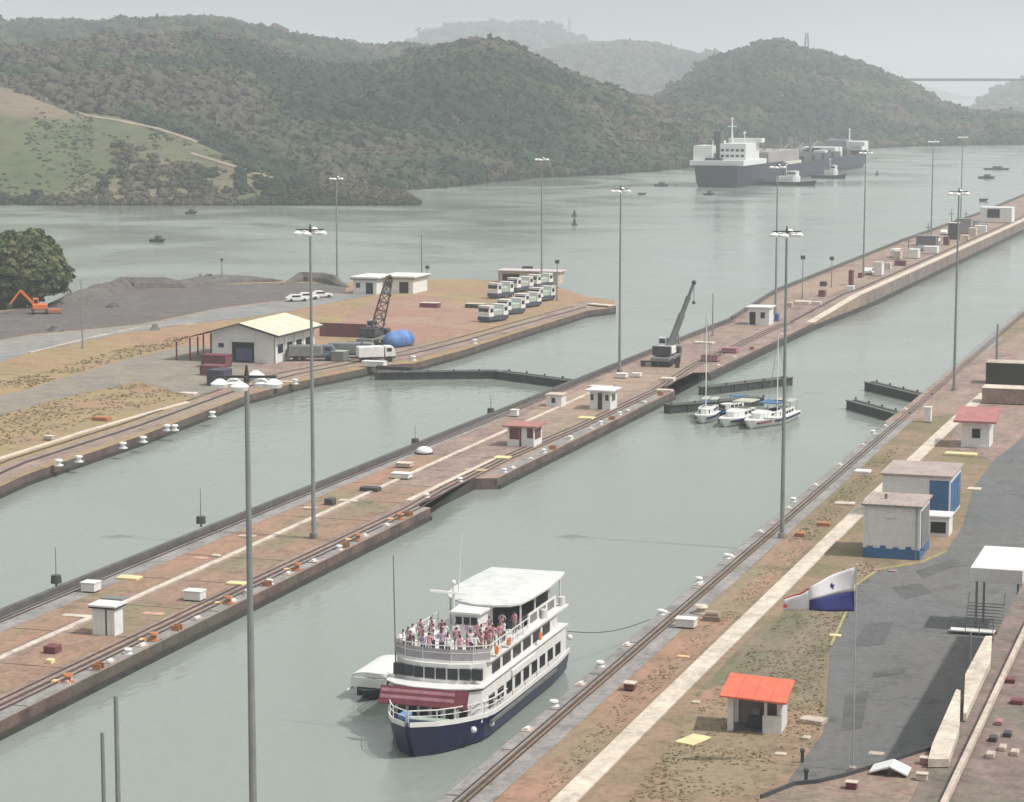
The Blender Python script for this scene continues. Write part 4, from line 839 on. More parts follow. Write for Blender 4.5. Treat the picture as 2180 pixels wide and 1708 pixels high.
# hatch covers, boxes and plates ------------------------------------
items = [
 ("equipment_box", "white equipment box near the far edge of the centre wall, above the narrow booth", "box", 172, 1262, 34, .85, 1.3, WHITE, WHITE, 0),
 ("equipment_box", "white equipment box right of the narrow booth on the centre wall", "box", 390, 1280, 42, .85, 1.2, WHITE, WHITE, 0),
 ("hatch_cover", "yellow hatch cover on the centre wall above the narrow booth", "hatch", 246, 1234, 52, .22, 1.3, YELLOW, None, 0),
 ("hatch_cover", "cream yellow hatch cover beside the nearest mast on the centre wall", "hatch", 480, 1246, 42, .22, 1.1, YELLOW, None, 0),
 ("grey_plate", "grey steel cover lying right of the white box by the booth", "cover", 212, 1276, 58, .14, 1.2, GREY, None, 0),
 ("hatch_cover", "pale hatch cover left of the mast foot on the centre wall", "hatch", 506, 1144, 38, .15, .9, CONC_L, None, 0),
 ("hatch_cover", "pale hatch cover at the foot of the centre wall mast", "hatch", 642, 1084, 30, .15, .9, CREAM, None, 0),
 ("hatch_cover", "cream hatch on the soil right of the centre wall mast", "hatch", 718, 1068, 44, .15, .9, CREAM, None, 0),
 ("machine_cover", "dark machine box beside the cream hatch near the mast", "machine", 690, 1076, 20, .7, 1.1, DGREY, None, 0),
 ("machine_cover", "dark motor box before the domed cover on the centre wall", "machine", 765, 1046, 44, .45, 1.2, DGREY, None, 0),
 ("winch_housing", "white winch housing nearer than the domed cover", "winch", 832, 1020, 42, .6, 1.4, WHITE2, WHITE, 0),
 ("winch_housing", "pale winch housing between the domed cover and the white winch", "winch", 842, 996, 34, .5, 1.3, CONC_L, CREAM, 0),
 ("hatch_cover", "ochre plate below the domed cover near the track", "hatch", 984, 1002, 56, .10, 1.4, M("ochre", (.50, .38, .20), (.42, .31, .17)), None, 0),
 ("hatch_cover", "cream hatch below the red roofed booth", "hatch", 1050, 978, 34, .25, 1.6, YELLOW, None, 0),
 ("hatch_cover", "cream hatch below the white control house", "hatch", 1228, 893, 36, .25, 1.6, YELLOW, None, 0),
 ("hatch_cover", "pale slab above the white control house", "hatch", 1252, 826, 50, .3, 1.8, CREAM, None, 0),
 ("white_bin", "small white bin at the centre wall mast beside the crane", "bin", 1310, 806, 24, .7, 1.4, WHITE, WHITE, 0),
 ("white_bin", "small white bin right of the centre wall mast beside the crane", "bin", 1344, 804, 20, .6, 1.2, WHITE, WHITE, 0),
 ("hatch_cover", "round edged pale cover before the crane on the centre wall", "hatch", 1404, 812, 32, .5, 1.6, CREAM, None, 0),
 ("hatch_cover", "pale cover at the near track below the crane", "hatch", 1396, 834, 36, .3, 1.4, CREAM, None, 0),
 ("equipment_box", "tiny white box left of the pale cabin on the far edge of the centre wall", "box", 1086, 888, 16, .9, 1.0, WHITE, WHITE, 0),
 ("pink_skip", "faded pink skip right of the crane", "skip", 1492, 770, 38, .9, 2.2, PINKC, REDM, 0),
 ("pink_skip", "faded pink skip farther right of the crane beside the track", "skip", 1536, 752, 34, .8, 2.2, PINKC, PINKC, 0),
 ("hatch_cover", "pale slab behind the crane by the far track", "hatch", 1476, 732, 44, .3, 2.0, CREAM, None, 0),
 ("machine_cover", "reddish machine box at the lower left corner of the centre wall", "machine", 92, 1392, 30, .6, 1.1, REDM, None, 0),
 ("hatch_cover", "small yellow green valve cover at the lower left corner of the centre wall", "hatch", 96, 1414, 16, .35, .6, YELLOW, None, 0),
 ("hatch_cover", "short cream plate left of the narrow booth", "hatch", 130, 1312, 62, .10, .8, CREAM, None, 0),
 ("hatch_cover", "salmon plate right of the narrow booth on the soil", "hatch", 300, 1308, 50, .08, .9, M("salmon", (.55, .34, .26), (.45, .28, .22)), None, 0),
 ("hatch_cover", "salmon plate beside the cream walkway left of the mast", "hatch", 412, 1190, 30, .08, .8, M("salmon", (.5, .3, .2)), None, 0),
 ("hatch_cover", "small cream lid beside the cream walkway left of the mast", "hatch", 448, 1186, 20, .2, .6, CREAM, None, 0),
 ("equipment_box", "white equipment box on the right bank left of the capstan", "box", 1437, 1338, 44, .75, 1.1, WHITE, WHITE, 0),
 ("pallet", "large cream yellow plate lying left of the orange roofed hut", "plate", 1436, 1582, 48, .14, 2.4, YELLOW, None, -.32),
 ("hatch_cover", "small orange rimmed lid on the red earth of the right bank", "hatch", 1440, 1400, 28, .12, .5, M("apricot", (.75, .48, .26), (.65, .40, .22)), None, 0),
 ("hatch_cover", "small cream lid left above the big yellow plate", "hatch", 1472, 1498, 18, .15, .4, CREAM, None, 0),
 ("hatch_cover", "white plate on the right bank wall left of the pale roofed buildings", "hatch", 1818, 1008, 34, .3, 1.6, WHITE, None, 0),
 ("hatch_cover", "pale slab right of the white plate below the red roofed hut", "hatch", 2010, 970, 70, .3, 1.6, YELLOW, None, 0),
 ("hatch_cover", "cream slab before the blue based building", "hatch", 1775, 1075, 44, .2, 1.4, CREAM, None, 0),
 ("hatch_cover", "cream slab in the road right of the blue doors", "hatch", 2058, 1043, 30, .12, 1.4, CREAM, None, 0),
 ("valve_box", "brown valve box at the foot of the right bank mast", "box", 1692, 1143, 22, .4, .9, RUST, None, 0),
 ("valve_box", "brown valve box between the right bank mast and the blue based building", "box", 1740, 1120, 28, .35, .9, RUST, None, 0),
 ("valve_box", "dark red valve box on the red earth left of the cream walkway", "box", 1327, 1472, 24, .55, .8, REDM, CREAM, 0),
 ("rubble_slab", "broken white slab right of the orange roofed hut", "slab", 1700, 1540, 55, .35, 1.2, CONC_L, None, -.2),
 ("hatch_cover", "small cream lid below the orange roofed hut", "hatch", 1706, 1576, 18, .2, .6, CREAM, None, 0),
 ("hatch_cover", "cream strip lid at the road corner below the hut", "hatch", 1648, 1608, 26, .12, .5, CREAM, None, 0),
 ("hatch_cover", "pink white lid at the road edge above the flag, left of two", "hatch", 1856, 1216, 20, .15, .6, PINKC, None, 0),
 ("hatch_cover", "pink white lid at the road edge above the flag, right of two", "hatch", 1890, 1218, 18, .15, .6, PINKC, None, 0),
 ("hatch_cover", "yellow green lid on the verge below the flag", "hatch", 1764, 1356, 26, .15, .6, YELLOW, None, 0),
 ("fuel_tank", "dark low box on the tan grass of the left bank", "box", 195, 896, 38, .5, 1.4, RUST, None, 0),
 ("hatch_cover", "cream hatch on the tan grass of the left bank", "hatch", 380, 840, 38, .25, 1.4, CREAM, None, 0),
 ("equipment_box", "cream box at the left edge of the tan grass", "box", 92, 938, 22, .5, 1.0, CREAM, CREAM, 0),
 ("pale_slab", "long pale slab on the concrete left bank right of the nearest mast's lamps", "slab", 590, 815, 40, .2, 1.0, CREAM, None, .1),
 ("road_plate", "pale plate lying on the asphalt road near the bottom", "plate", 1848, 1606, 34, .05, .7, CONC_L, None, 0),
]
for nm, lab, cat, bx, by, wpx, hm, dm, mt, lid, rz in items: box_item(nm, lab, cat, bx, by, wpx, hm, dm, mt, lid=lid, rz=rz)
# domed cover
b = P(903, 966); t = thing("domed_cover", "domed white cover on the far side of the centre wall", "cover", b); MB().ball((0, 0, .25), 1.05, 14, 8, .62).build("dome", WHITE2, t, smooth=True); MB().cyl((0, 0, 0), (0, 0, .2), 1.15, 1.15, 14).build("base", DGREY, t)
# capstan on the right bank
b = P(1492, 1306); t = thing("capstan", "round pale capstan right of the white box on the right bank", "capstan", b)
MB().cyl((0, 0, 0), (0, 0, .15), .75, .75, 16).cyl((0, 0, .15), (0, 0, .55), .38, .34, 14).build("drum", CONC_L, t); MB().cyl((0, 0, .55), (0, 0, .72), .62, .5, 16).build("cap", CREAM, t)
b = P(1515, 1322); t = thing("winch_motor", "low brown winch motor beside the pale capstan", "winch", b)
MB().box(-.7, .8, -.4, .4, 0, .45).build("motor_bed", CONC, t, .05); MB().cyl((-.5, 0, .62), (.6, 0, .62), .28, .28, 12).build("motor", M("pale_brown_paint", (.42, .33, .27)), t)
# bollards along the edges
bol = thing("mooring_bollard", "rusty bollard on the centre wall, closest to the lower left corner", "bollard", (-84.0, P(160, 1454).y, 0), .2, "rusty bollards along the centre wall")
MB().cyl((0, 0, 0), (0, 0, .1), .5, .5, 12).cyl((0, 0, .1), (0, 0, .5), .25, .22, 12).build("stem", RUST, bol); MB().cyl((0, 0, .5), (0, 0, .66), .42, .36, 12).build("cap", RUST, bol); MB().box(-1.2, -.5, -.35, .35, 0, .12).build("footplate", M("apricot", (.7, .4, .2)), bol)
for (x, y), lab in zip([(352, 1366), (520, 1288), (662, 1216), (788, 1152), (880, 1108)], ["right and slightly behind the narrow booth", "just right of the nearest mast's pole", "below the centre wall mast", "left of the dark wall recess", "nearest to the dark wall recess"]):
    q = P(x, y); dup(bol, (-83.9 if q.y < 229 else -85.9, q.y, 0), .2, "rusty bollard on the centre wall, " + lab)
pal = thing("mooring_bollard", "pale bollard on the left lock wall edge, nearest the left frame edge", "bollard", P(125, 992), 0, "pale bollards along the lock walls")
MB().cyl((0, 0, 0), (0, 0, .12), .55, .55, 12).cyl((0, 0, .12), (0, 0, .6), .3, .26, 12).build("stem", WHITE2, pal); MB().cyl((0, 0, .6), (0, 0, .78), .48, .4, 12).build("cap", WHITE, pal)
for (x, y), lab in zip([(168, 984), (262, 955), (305, 942), (356, 917), (372, 917), (452, 888), (590, 826), (628, 818), (880, 768), (1010, 732)],
    ["pale bollard on the left lock wall, second from the left frame edge", "pale bollard on the left lock wall under the dark low box", "brightest pale bollard on the left lock wall", "left one of a close pair of pale bollards on the left lock wall", "right one of a close pair of pale bollards on the left lock wall", "pale bollard on the left lock wall left of the nearest mast", "pale bollard on the left lock wall just right of the nearest mast", "pale bollard on the left lock wall left of the centre mast's pole", "pale bollard above the closed gate on the left wall", "pale bollard on the left wall below the red yard"]): dup(pal, P(x, y), 0, lab)
for (x, y), lab in zip([(300, 1395), (550, 1268), (600, 1246), (740, 1172), (948, 1062), (1064, 1030), (1115, 1008), (1198, 966), (1258, 938), (1326, 906), (1374, 886)],
    ["below the narrow booth", "right of the nearest mast", "third right of the nearest mast", "below the cream walkway left of the recess", "above the dark wall recess", "right of the dark wall recess", "below the ochre plate", "below the cream hatch by the red booth", "between the red booth and the control house", "below the white control house", "left of the open lower gate leaf"]):
    q = P(x, y); ex = -83.8 if q.y < 229 else (-85.7 if q.y < 249 else (-82.95 if q.y < 330 else (-85.2 if q.y < 353 else -82.7)))
    dup(pal, (ex, q.y, 0), 0, "pale bollard on the centre wall, " + lab, scale=(.7, .7, .6))
for i, ((x, y), lab) in enumerate(zip([(1190, 1505), (1275, 1420), (1418, 1310), (1490, 1240), (1555, 1190), (1712, 1070), (1890, 925)],
    ["beside the ferry's bow", "beside the ferry's stern", "beside the white box", "above the capstan", "left of the right bank mast", "right of the right bank mast", "below the open gate leaves"])):
    q = P(x, y); dup(pal, (-47.6, q.y, 0), 0, "pale bollard on the right bank coping, " + lab, scale=(.75, .75, .6))

cl_p = thing("cleat_plate", "small pale cleat plate on the near coping of the centre wall", "cleat", (-83.95, 152, 0), 0, "pale cleat plates along the centre wall's near coping")
MB().box(-.35, .35, -.5, .5, 0, .09).build("plate", CONC_L, cl_p); MB().box(-.12, .12, -.35, .35, .092, .24).build("cleat", WHITE2, cl_p)
cl_o = thing("ladder_head", "rusty orange ladder head on the near coping of the centre wall", "ladder head", (-83.7, 156, 0), 0, "rusty ladder heads along the centre wall's near coping")
MB().box(-.4, .3, -.06, .06, 0, .45).build("rail", RUST, cl_o); MB().box(-.4, .3, .54, .66, 0, .45).build("rail", RUST, cl_o); MB().box(-.35, -.2, .062, .538, .2, .3).build("rung", RUST, cl_o)
def edge_x(y): return -83.95 if y < 226 else (-82.9-.0 if y < 326 else -82.95)
ORD = "first second third fourth fifth sixth seventh eighth ninth tenth eleventh twelfth thirteenth fourteenth fifteenth sixteenth seventeenth eighteenth nineteenth twentieth".split()
no, npl = 0, 0
cl_o["label"] = "first rusty orange ladder head from the left on the centre wall's near coping"; cl_p["label"] = "first pale cleat plate from the left on the centre wall's near coping"
ys = [y for y in [158.5, 164, 169.5, 174, 181, 187.5, 193, 199, 206, 212, 218, 223.5, 256, 263, 271, 280, 289, 298, 307, 316, 324, 362, 374, 386, 398, 412] ]
for k, y in enumerate(ys):
    if k % 3 == 2: no += 1; dup(cl_o, (edge_x(y)+.25, y, 0), 0, ORD[no] + " rusty orange ladder head from the left on the centre wall's near coping")
    else: npl += 1; dup(cl_p, (edge_x(y), y, 0), random.uniform(-.2, .2), ORD[npl] + " pale cleat plate from the left on the centre wall's near coping")
cr_p = dup(cl_p, (-47.5, 150, 0), 0, "first pale cleat plate from the ferry end on the right bank coping", "pale cleat plates along the right bank coping")
for k, y in enumerate((163, 176, 188, 200, 213, 226, 240, 255, 270, 286, 303, 320)): dup(cr_p, (-47.5+.0025*(y-150), y, 0), 0, ORD[k+1] + " pale cleat plate from the ferry end on the right bank coping")
# expansion joints across the walls
mb = MB()
for k in range(34):
    y = 70+k*10.7
    if y < 432: mb.box(-97.0, -86.6, y, y+.07, .03, .036)
    if y < 226 or 252 < y < 328: mb.box(-84.9 if y < 226 else -84.1, -83.35 if y < 226 else -82.5, y, y+.09, .03, .036)
    mb.box(-48.1+.0026*(y-40), -47.1+.0026*(y-40), y, y+.08, .045, .051)
o = mb.build("expansion_joints", DARK); o["kind"] = "stuff"
# road repairs and the yellow road edge
for pts_ in ([(1840, 1330), (1905, 1322), (1880, 1372), (1820, 1376)], [(1900, 1250), (1960, 1242), (1985, 1262), (1925, 1275)], [(1800, 1480), (1850, 1470), (1835, 1550), (1790, 1556)], [(1950, 1215), (2030, 1190), (2045, 1202), (1965, 1230)], [(1860, 1430), (1930, 1420), (1925, 1432), (1855, 1444)]):
    sheet("road_patch", pts_, .020, M("asphalt_patch", (.085, .086, .088), (.105, .106, .108), .8, .9, fine=2.0))
kp = [P(*q) for q in [(1768, 1378), (1800, 1308), (1822, 1248), (1870, 1214), (1962, 1199), (2014, 1176)]]
struct(ribbon("yellow_road_edge", [(p.x, p.y) for p in kp], .22, 0, .13, M("faded_yellow_kerb", (.36, .32, .14), (.27, .24, .13), 1, .85, fine=2.0)))
# ---- right bank buildings ------------------------------------------
b0 = P(1838, 1186); x1 = P(1962, 1186).x; w = x1-b0.x; h = top_z(b0, 1075)
t = hut_box("blue_based_building", "white building with beige roof and a blue base band beside the road", "building", b0.x, x1, b0.y, b0.y+6.4, h, WHITE2, BEIGE, .25, .16)
MB().box(-.05, w+.05, -.06, 6.45, 0, .95).build("base_band", BLUE, t)
for k in range(5): MB().box(.35+k*1.2, .9+k*1.2, -.075, -.062, .95, 1.12+(.1 if k % 2 else 0)).build("paint_scallop", BLUE, t)
MB().box(w*.38, w*.55, -.12, -.002, h*.78, h*.84).build("vent", WHITE, t)
MB().box(-.06, .12, -.08, -.002, .95, h-.01).build("corner_post", WHITE, t); MB().box(w-.12, w+.06, -.08, -.002, .95, h-.01).build("corner_post", WHITE, t)
MB().box(w+.002, w+.1, .8, 5.6, .96, h*.9).build("side_door", GREY, t)
for k in range(9): MB().box(-.2+k*(w+.4)/9, -.14+k*(w+.4)/9, -.24, 6.6, h+.161, h+.21).build("roof_rib", BEIGE, t)
MB().box(-.25, w+.25, -.33, -.252, h-.02, h+.14).build("gutter", GREY, t); MB().cyl((w-.3, -.16, 0), (w-.3, -.16, h-.03), .05, .05, 8).build("downpipe", GREY, t)
MB().cyl((w*.3, 3, h+.16), (w*.3, 3, h+.65), .14, .14, 8).build("roof_vent", GREY, t)
b1 = P(1960, 1140); w1 = P(2022, 1140).x-b1.x
t = thing("pump_annex", "white annex with a square dark opening right of the blue based building", "annex", (b1.x, b1.y, 0)); h1 = top_z(b1, 1062)
MB().box(0, w1, 0, 2.8, 0, h1*.52).build("wall", WHITE2, t)
MB().box(w1*.35, w1*.9, -.06, -.002, .35, h1*.40).build("opening", BLACK, t)
MB().box(w1*.28, w1*.97, -.09, -.062, h1*.40, h1*.45).box(w1*.9, w1*.97, -.09, -.062, .3, h1*.40).box(w1*.28, w1*.35, -.09, -.062, .3, h1*.40).build("opening_frame", WHITE, t)
MB().box(-.1, w1+.15, -.15, 2.9, h1*.52+.002, h1*.52+.14).build("roof", WHITE, t)
b2 = P(1895, 1110); x2 = P(2032, 1110).x; y2 = 241; zt = 0
t = thing("blue_doored_building", "white building with tall blue doors and a beige flat roof behind the blue based one", "building", (b0.x-1.7, 238.5, 0)); w2 = 6.9
bb = Vector((b0.x-1.7, 238.5, 0)); h2 = top_z(bb, 1010)
MB().box(0, w2, 0, 8.5, 0, h2).build("wall", WHITE2, t); MB().box(-.25, w2+.3, -.3, 8.8, h2+.002, h2+.18).build("roof", BEIGE, t)
MB().box(-.05, w2+.05, -.05, -.002, h2-.55, h2-.1).build("fascia", WHITE, t)
for k in range(3): d_ = MB().box(w2*.70+k*.0, w2*.98, -.09-.0*k, -.052, .4+k*h2*.28, .35+(k+1)*h2*.28).build("door_panel", BLUE, t)
for k in range(3): MB().box(w2+.002, w2+.08, .5+k*2.6, 2.7+k*2.6, .3, h2*.85).build("blue_door", BLUE, t)
b3 = P(2046, 952); w3 = P(2128, 952).x-b3.x; h3 = top_z(b3, 898)
t = hut_box("red_roofed_hut", "white hut with a faded red roof and one square dark window near the right edge", "hut", b3.x, b3.x+w3*.75, b3.y, b3.y+4.2, h3, WHITE, PKROOF, .9, .25, slope=1.0)
w3 *= .75; on_front(t, w3*.38, w3*.68, h3*.38, h3*.75, BLACK, "window", frame=WHITE2); MB().box(-.05, w3+.05, -.07, -.002, 0, .3).build("plinth", WHITE, t)
box_item("white_cabinet", "slim white cabinet left of the faded red roofed hut", "cabinet", 1966, 900, 16, 2.0, 1.0, WHITE, lid=WHITE)
box_item("dark_shed", "dark green shed at the right edge behind the red roofed hut", "shed", 2098, 818, 95, 3.2, 4, M("dark_green_paint", (.035, .04, .03)), lid=CONC_L)
box_item("pale_canopy_roof", "long pink white roof slab beyond the red roofed hut", "roof slab", 2090, 860, 100, 2.2, 4, CONC, lid=CREAM)

# orange roofed hut
b4 = P(1548, 1556); w4 = P(1668, 1556).x-b4.x; h4 = top_z(b4, 1478)
t = thing("orange_roofed_hut", "small hut with a bright orange red roof and white piers beside the cream walkway", "hut", (b4.x, b4.y, 0), .05)
MB().box(0, .42, 0, .42, 0, h4).build("pier", WHITE2, t); MB().box(0, .42, 2.2, 2.62, 0, h4).build("pier", WHITE2, t); MB().box(w4-.4, w4, 2.2, 2.62, 0, h4).build("pier", WHITE2, t)
MB().box(w4-1.25, w4-.1, -.02, .14, 0, 1.25).box(w4-.1, w4+.06, -.02, 2.6, 0, h4*.86).build("low_wall", WHITE2, t)
MB().box(w4-1.15, w4-.95, .0, .2, 1.252, h4).box(w4-.3, w4-.12, .2, .4, .0, h4).build("pier", WHITE2, t)
MB().box(.43, w4-.2, 2.3, 2.42, 0, h4*.75).build("back_wall", M("mauve_wall", (.28, .24, .24)), t)
MB().box(.1, w4-.1, .1, 2.4, 0, .06).build("floor_slab", M("blue_grey_floor", (.10, .10, .14)), t)
rp = [(-.45, -.7, h4-.06), (w4+.5, -.7, h4-.30), (w4+.55, 2.9, h4+.42), (-.3, 2.9, h4+.66)]
for k in range(4):
    a, c = k/4, (k+1)/4-.004; L_ = lambda p, q, s: tuple(p[i]+(q[i]-p[i])*s for i in range(3))
    q = [L_(rp[0], rp[1], a), L_(rp[0], rp[1], c), L_(rp[3], rp[2], c), L_(rp[3], rp[2], a)]
    MB().add([(x, y, z+d) for d in (0, .13) for x, y, z in q], [(3, 2, 1, 0), (4, 5, 6, 7), (0, 1, 5, 4), (1, 2, 6, 5), (2, 3, 7, 6), (3, 0, 4, 7)]).build("roof_panel", ORROOF, t)
tt = thing("control_desk", "dark control desk inside the orange roofed hut", "desk", (b4.x+w4*.5, b4.y+1.3, .06)); MB().box(-.6, .6, -.3, .3, 0, .9).build("body", DGREY, tt, .04); MB().box(-.35, .2, -.2, .1, .902, 1.35).build("instrument", GREY, tt, .03)

# ---- flag ----------------------------------------------------------
pb = P(1815, 1642); ph = top_z(pb, 1204)
t = thing("flag_pole", "thin pale flag pole at the edge of the asphalt road", "flag pole", pb, YAW)
MB().cyl((0, 0, 0), (0, 0, ph), .06, .035, 8).build("pole", M("pale_pole", (.45, .46, .46)), t); MB().cyl((0, 0, 0), (0, 0, .3), .25, .25, 12).build("base", CONC_L, t); MB().ball((0, 0, ph+.04), .08).build("finial", CREAM, t)
tf = thing("national_flag", "four quartered red, white and blue flag with two stars flying from the pole", "flag", (pb.x, pb.y, 0), YAW)
ppm = FP / depth(pb)
def fl(u, v):
    """u 0 hoist .. 1 fly, v 0 top .. 1 bottom -> local metres (x negative to the left)"""
    xs = -u*160/ppm
    topr = np.interp(u, [0, .35, .62, .75, 1], [1206, 1226, 1247, 1263, 1277]); bot = np.interp(u, [0, .3, .6, .75, 1], [1302, 1302, 1298, 1302, 1303])
    row = topr + (bot-topr)*v
    return (xs, .38*sin(u*9)*u + .1*sin(v*3+u*5), top_z(pb, row))
def quarter(name, u0, u1, v0, v1, mat, nu=12, nv=7):
    mb = MB(); vs = []; fs = []
    for i in range(nu+1):
        for j in range(nv+1): vs.append(fl(u0+(u1-u0)*i/nu, v0(u0+(u1-u0)*i/nu)+(v1(u0+(u1-u0)*i/nu)-v0(u0+(u1-u0)*i/nu))*j/nv))
    for i in range(nu):
        for j in range(nv): a = i*(nv+1)+j; fs.append((a, a+1, a+nv+2, a+nv+1))
    mb.add(vs, fs); o = mb.build(name, mat, tf, smooth=True); m_ = o.modifiers.new("thickness", 'SOLIDIFY'); m_.thickness = .02; return o
c0 = lambda k: (lambda u: k)
q1 = quarter("white_quarter", .02, .64, c0(0), c0(.54), FLW); quarter("blue_quarter", .02, .64, c0(.545), c0(1), FLB)
quarter("red_quarter", .645, .98, c0(0), c0(.09), FLR); q2 = quarter("white_quarter", .645, .98, c0(.095), c0(1), FLW)
def star(parent, u, v, r, mat):
    c = Vector(fl(u, v)); pts = [(c.x+r*(1 if k % 2 == 0 else .42)*sin(pi*k/5), c.y-.06, c.z+r*(1 if k % 2 == 0 else .42)*cos(pi*k/5)) for k in range(10)]
    vs = pts + [(x, y+.03, z) for x, y, z in pts]; MB().add(vs, [tuple(range(10)), tuple(range(19, 9, -1))]+[(i, (i+1) % 10, 10+(i+1) % 10, 10+i) for i in range(10)]).build("star", mat, parent)
star(q1, .33, .30, .24, FLB); star(q2, .955, .62, .2, FLR)

# ---- right edge structures -----------------------------------------
# raised tank/canopy on legs with stairs
p0 = P(2062, 1345); t = thing("canopied_platform", "white box canopy on steel legs at the right edge above the road", "platform", (p0.x, p0.y, 0)); zc0 = top_z(p0, 1238); zc1 = top_z(p0, 1208)
wb = 4.2
MB().add([(0, 0, zc0), (wb, 0, zc0), (wb, 4.5, zc0), (0.3, 4.5, zc0), (0, 0, zc1), (wb, 0, zc1), (wb, 4.5, zc1+1.0), (.6, 4.5, zc1+1.0)], [(3, 2, 1, 0), (4, 5, 6, 7), (0, 1, 5, 4), (1, 2, 6, 5), (2, 3, 7, 6), (3, 0, 4, 7)]).build("canopy", WHITE, t, .04)
for x, y in ((.5, .5), (3.8, .5), (.7, 4), (3.8, 4)): MB().cyl((x, y, 0), (x, y, zc0), .1, .1, 8).build("leg", GREY, t)
t = thing("metal_stairs", "grey metal stairs and grating landing below the white box canopy", "stairs", (p0.x-1.2, p0.y-.4, 0))
for k in range(9): MB().box(.9+k*.0, 3.9, .1+k*.28, .36+k*.28, .35+k*.2, .39+k*.2).build("step", GREY, t)
MB().box(-.2, 3.4, -1.0, .08, .28, .36).build("landing", WHITE2, t)
for x in (-.1, 1.1, 2.2, 3.3): MB().bar((x, -.95, 0), (x, -.95, 1.5), .06).build("leg", GREY, t)
mb = MB(); mb.bar((-.1, -.95, 1.48), (3.3, -.95, 1.48), .06).bar((-.1, -.95, .95), (3.3, -.95, .95), .05); [mb.bar((a, 0, .4), (a, 2.4, 2.9), .05) for a in (.95, 3.85)]; mb.build("handrail", GREY, t)
# building wing with cream parapets along the road: its shade falls on the asphalt
def raised(label, pts, z, th, mat, name, cat):
    q = [P(x, y, z) for x, y in pts]; mb = MB(); mb.prism([(v.x, v.y) for v in q], z-th, z); t = thing(name, label, cat, (0, 0, 0)); mb.build("slab", mat, t)
    return t, q
ZB = 12.0
raised("long cream awning slab along the building roof edge, farther one", [(2098, 1354), (2112, 1354), (2109, 1407), (2057, 1519), (2051, 1519), (2055, 1435)], ZB+.45, .4, CREAM, "cream_awning", "awning")
raised("long cream awning slab along the building roof edge, nearer one at the bottom", [(2036, 1467), (2045, 1470), (2043, 1548), (2020, 1616), (1976, 1616), (1985, 1583)], ZB+.45, .4, CREAM, "cream_awning", "awning")
SB = thing("visitor_building", "brown roofed visitor building wing beside the road at the lower right", "building", (0, 0, 0))
XL = P(1980, 1625, ZB).x; YN = P(1900, 1780, ZB).y
pts = [Vector((XL, YN, ZB)), Vector((XL, 187, ZB)), Vector((XL+45, 187, ZB)), Vector((XL+45, YN, ZB))]
MB().prism([(v.x, v.y) for v in pts], 0, ZB-.25).build("wall", CONC, SB)
MB().prism([(v.x+(.0 if v.x < -9 else 0), v.y) for v in pts], ZB-.248, ZB).build("roof", M("brown_roofing", (.24, .18, .16), (.16, .12, .11), .6, .85, .02, grime=.3, c3=(.15, .14, .11)), SB)
for i, (x, y, w, m) in enumerate([(2150, 1500, .7, REDM), (2118, 1545, .35, PINKC), (2104, 1580, .4, DGREY), (2125, 1600, .35, CONC_L), (2098, 1615, .4, CONC_L), (2140, 1455, .5, REDM), (2135, 1570, .4, DGREY), (2150, 1610, .4, CONC_L)]):
    v = P(x, y, ZB); MB().box(v.x, v.x+w, v.y, v.y+.6, ZB+.002, ZB+.25).build("roof_vent", m, SB, .04)
MB().bar(pts[0]+Vector((1.6, .3, .3)), pts[1]+Vector((1.6, -.3, .3)), .25, .3).build("roof_pipe", CONC_L, SB)
# curved roof terrace of the building in the bottom corner
ct = [(1620, 1700), (1690, 1672), (1740, 1667), (1800, 1653), (1880, 1628), (1950, 1605), (1982, 1596)]
cq = [P(x, y, ZB) for x, y in ct] + [Vector((XL-.02, P(1980, 1632, ZB).y, ZB)), Vector((XL-.02, 70, ZB)), Vector((P(1620, 1700, ZB).x, 70, ZB))]
TR = thing("roof_terrace", "brown roof terrace with a dark curved rim in the bottom right corner", "terrace")
MB().prism([(v.x, v.y) for v in cq], ZB-.9, ZB-.01).build("terrace_deck", M("tan_brown_roofing", (.26, .20, .15), (.18, .145, .12), .8, .9, .02, c3=(.24, .16, .14), grime=.3), TR)
for a, b in zip(cq[:6], cq[1:7]): MB().bar(a+Vector((0, 0, .08)), b+Vector((0, 0, .08)), .10, .20).build("rim", DGREY, TR)
for v in cq[1:6]: MB().box(v.x-.5, v.x+.5, v.y-1.2, v.y-.5, 0, ZB-.9).build("column", CONC, TR)
v = P(1850, 1650, ZB); w = P(1935, 1650, ZB).x-v.x
t = thing("white_skylight", "low white peaked skylight on the roof terrace at the bottom edge", "skylight", (v.x, v.y, ZB))
for k in (0, 1):
    x0, x1, z0, z1 = (0, w*.52, .08, .42) if k == 0 else (w*.54, w, .42, .08)
    MB().add([(x0, 0, z0), (x1, 0, z1), (x1, 1.3, z1), (x0, 1.3, z0), (x0, 0, z0+.08), (x1, 0, z1+.08), (x1, 1.3, z1+.08), (x0, 1.3, z0+.08)], [(3, 2, 1, 0), (4, 5, 6, 7), (0, 1, 5, 4), (1, 2, 6, 5), (2, 3, 7, 6), (3, 0, 4, 7)]).build("pane", WHITE, t)
MB().box(w*.5, w*.56, -.03, .2, 0, .4).build("support", DGREY, t)
for i_, (x, y, m) in enumerate(((1958, 1628, PINKC), (1950, 1662, CREAM), (1800, 1680, REDM))):
    v = P(x, y, ZB); t = thing("roof_box", ["faded pink box on the roof terrace right of the white skylight", "cream box on the roof terrace below the white skylight's right end", "maroon box on the roof terrace at the bottom edge"][i_], "box", (v.x, v.y, ZB)); MB().box(0, .5, 0, .4, 0, .3).build("body", m, t, .03); MB().box(-.03, .53, -.03, .43, .302, .34).build("lid", CONC_L, t)
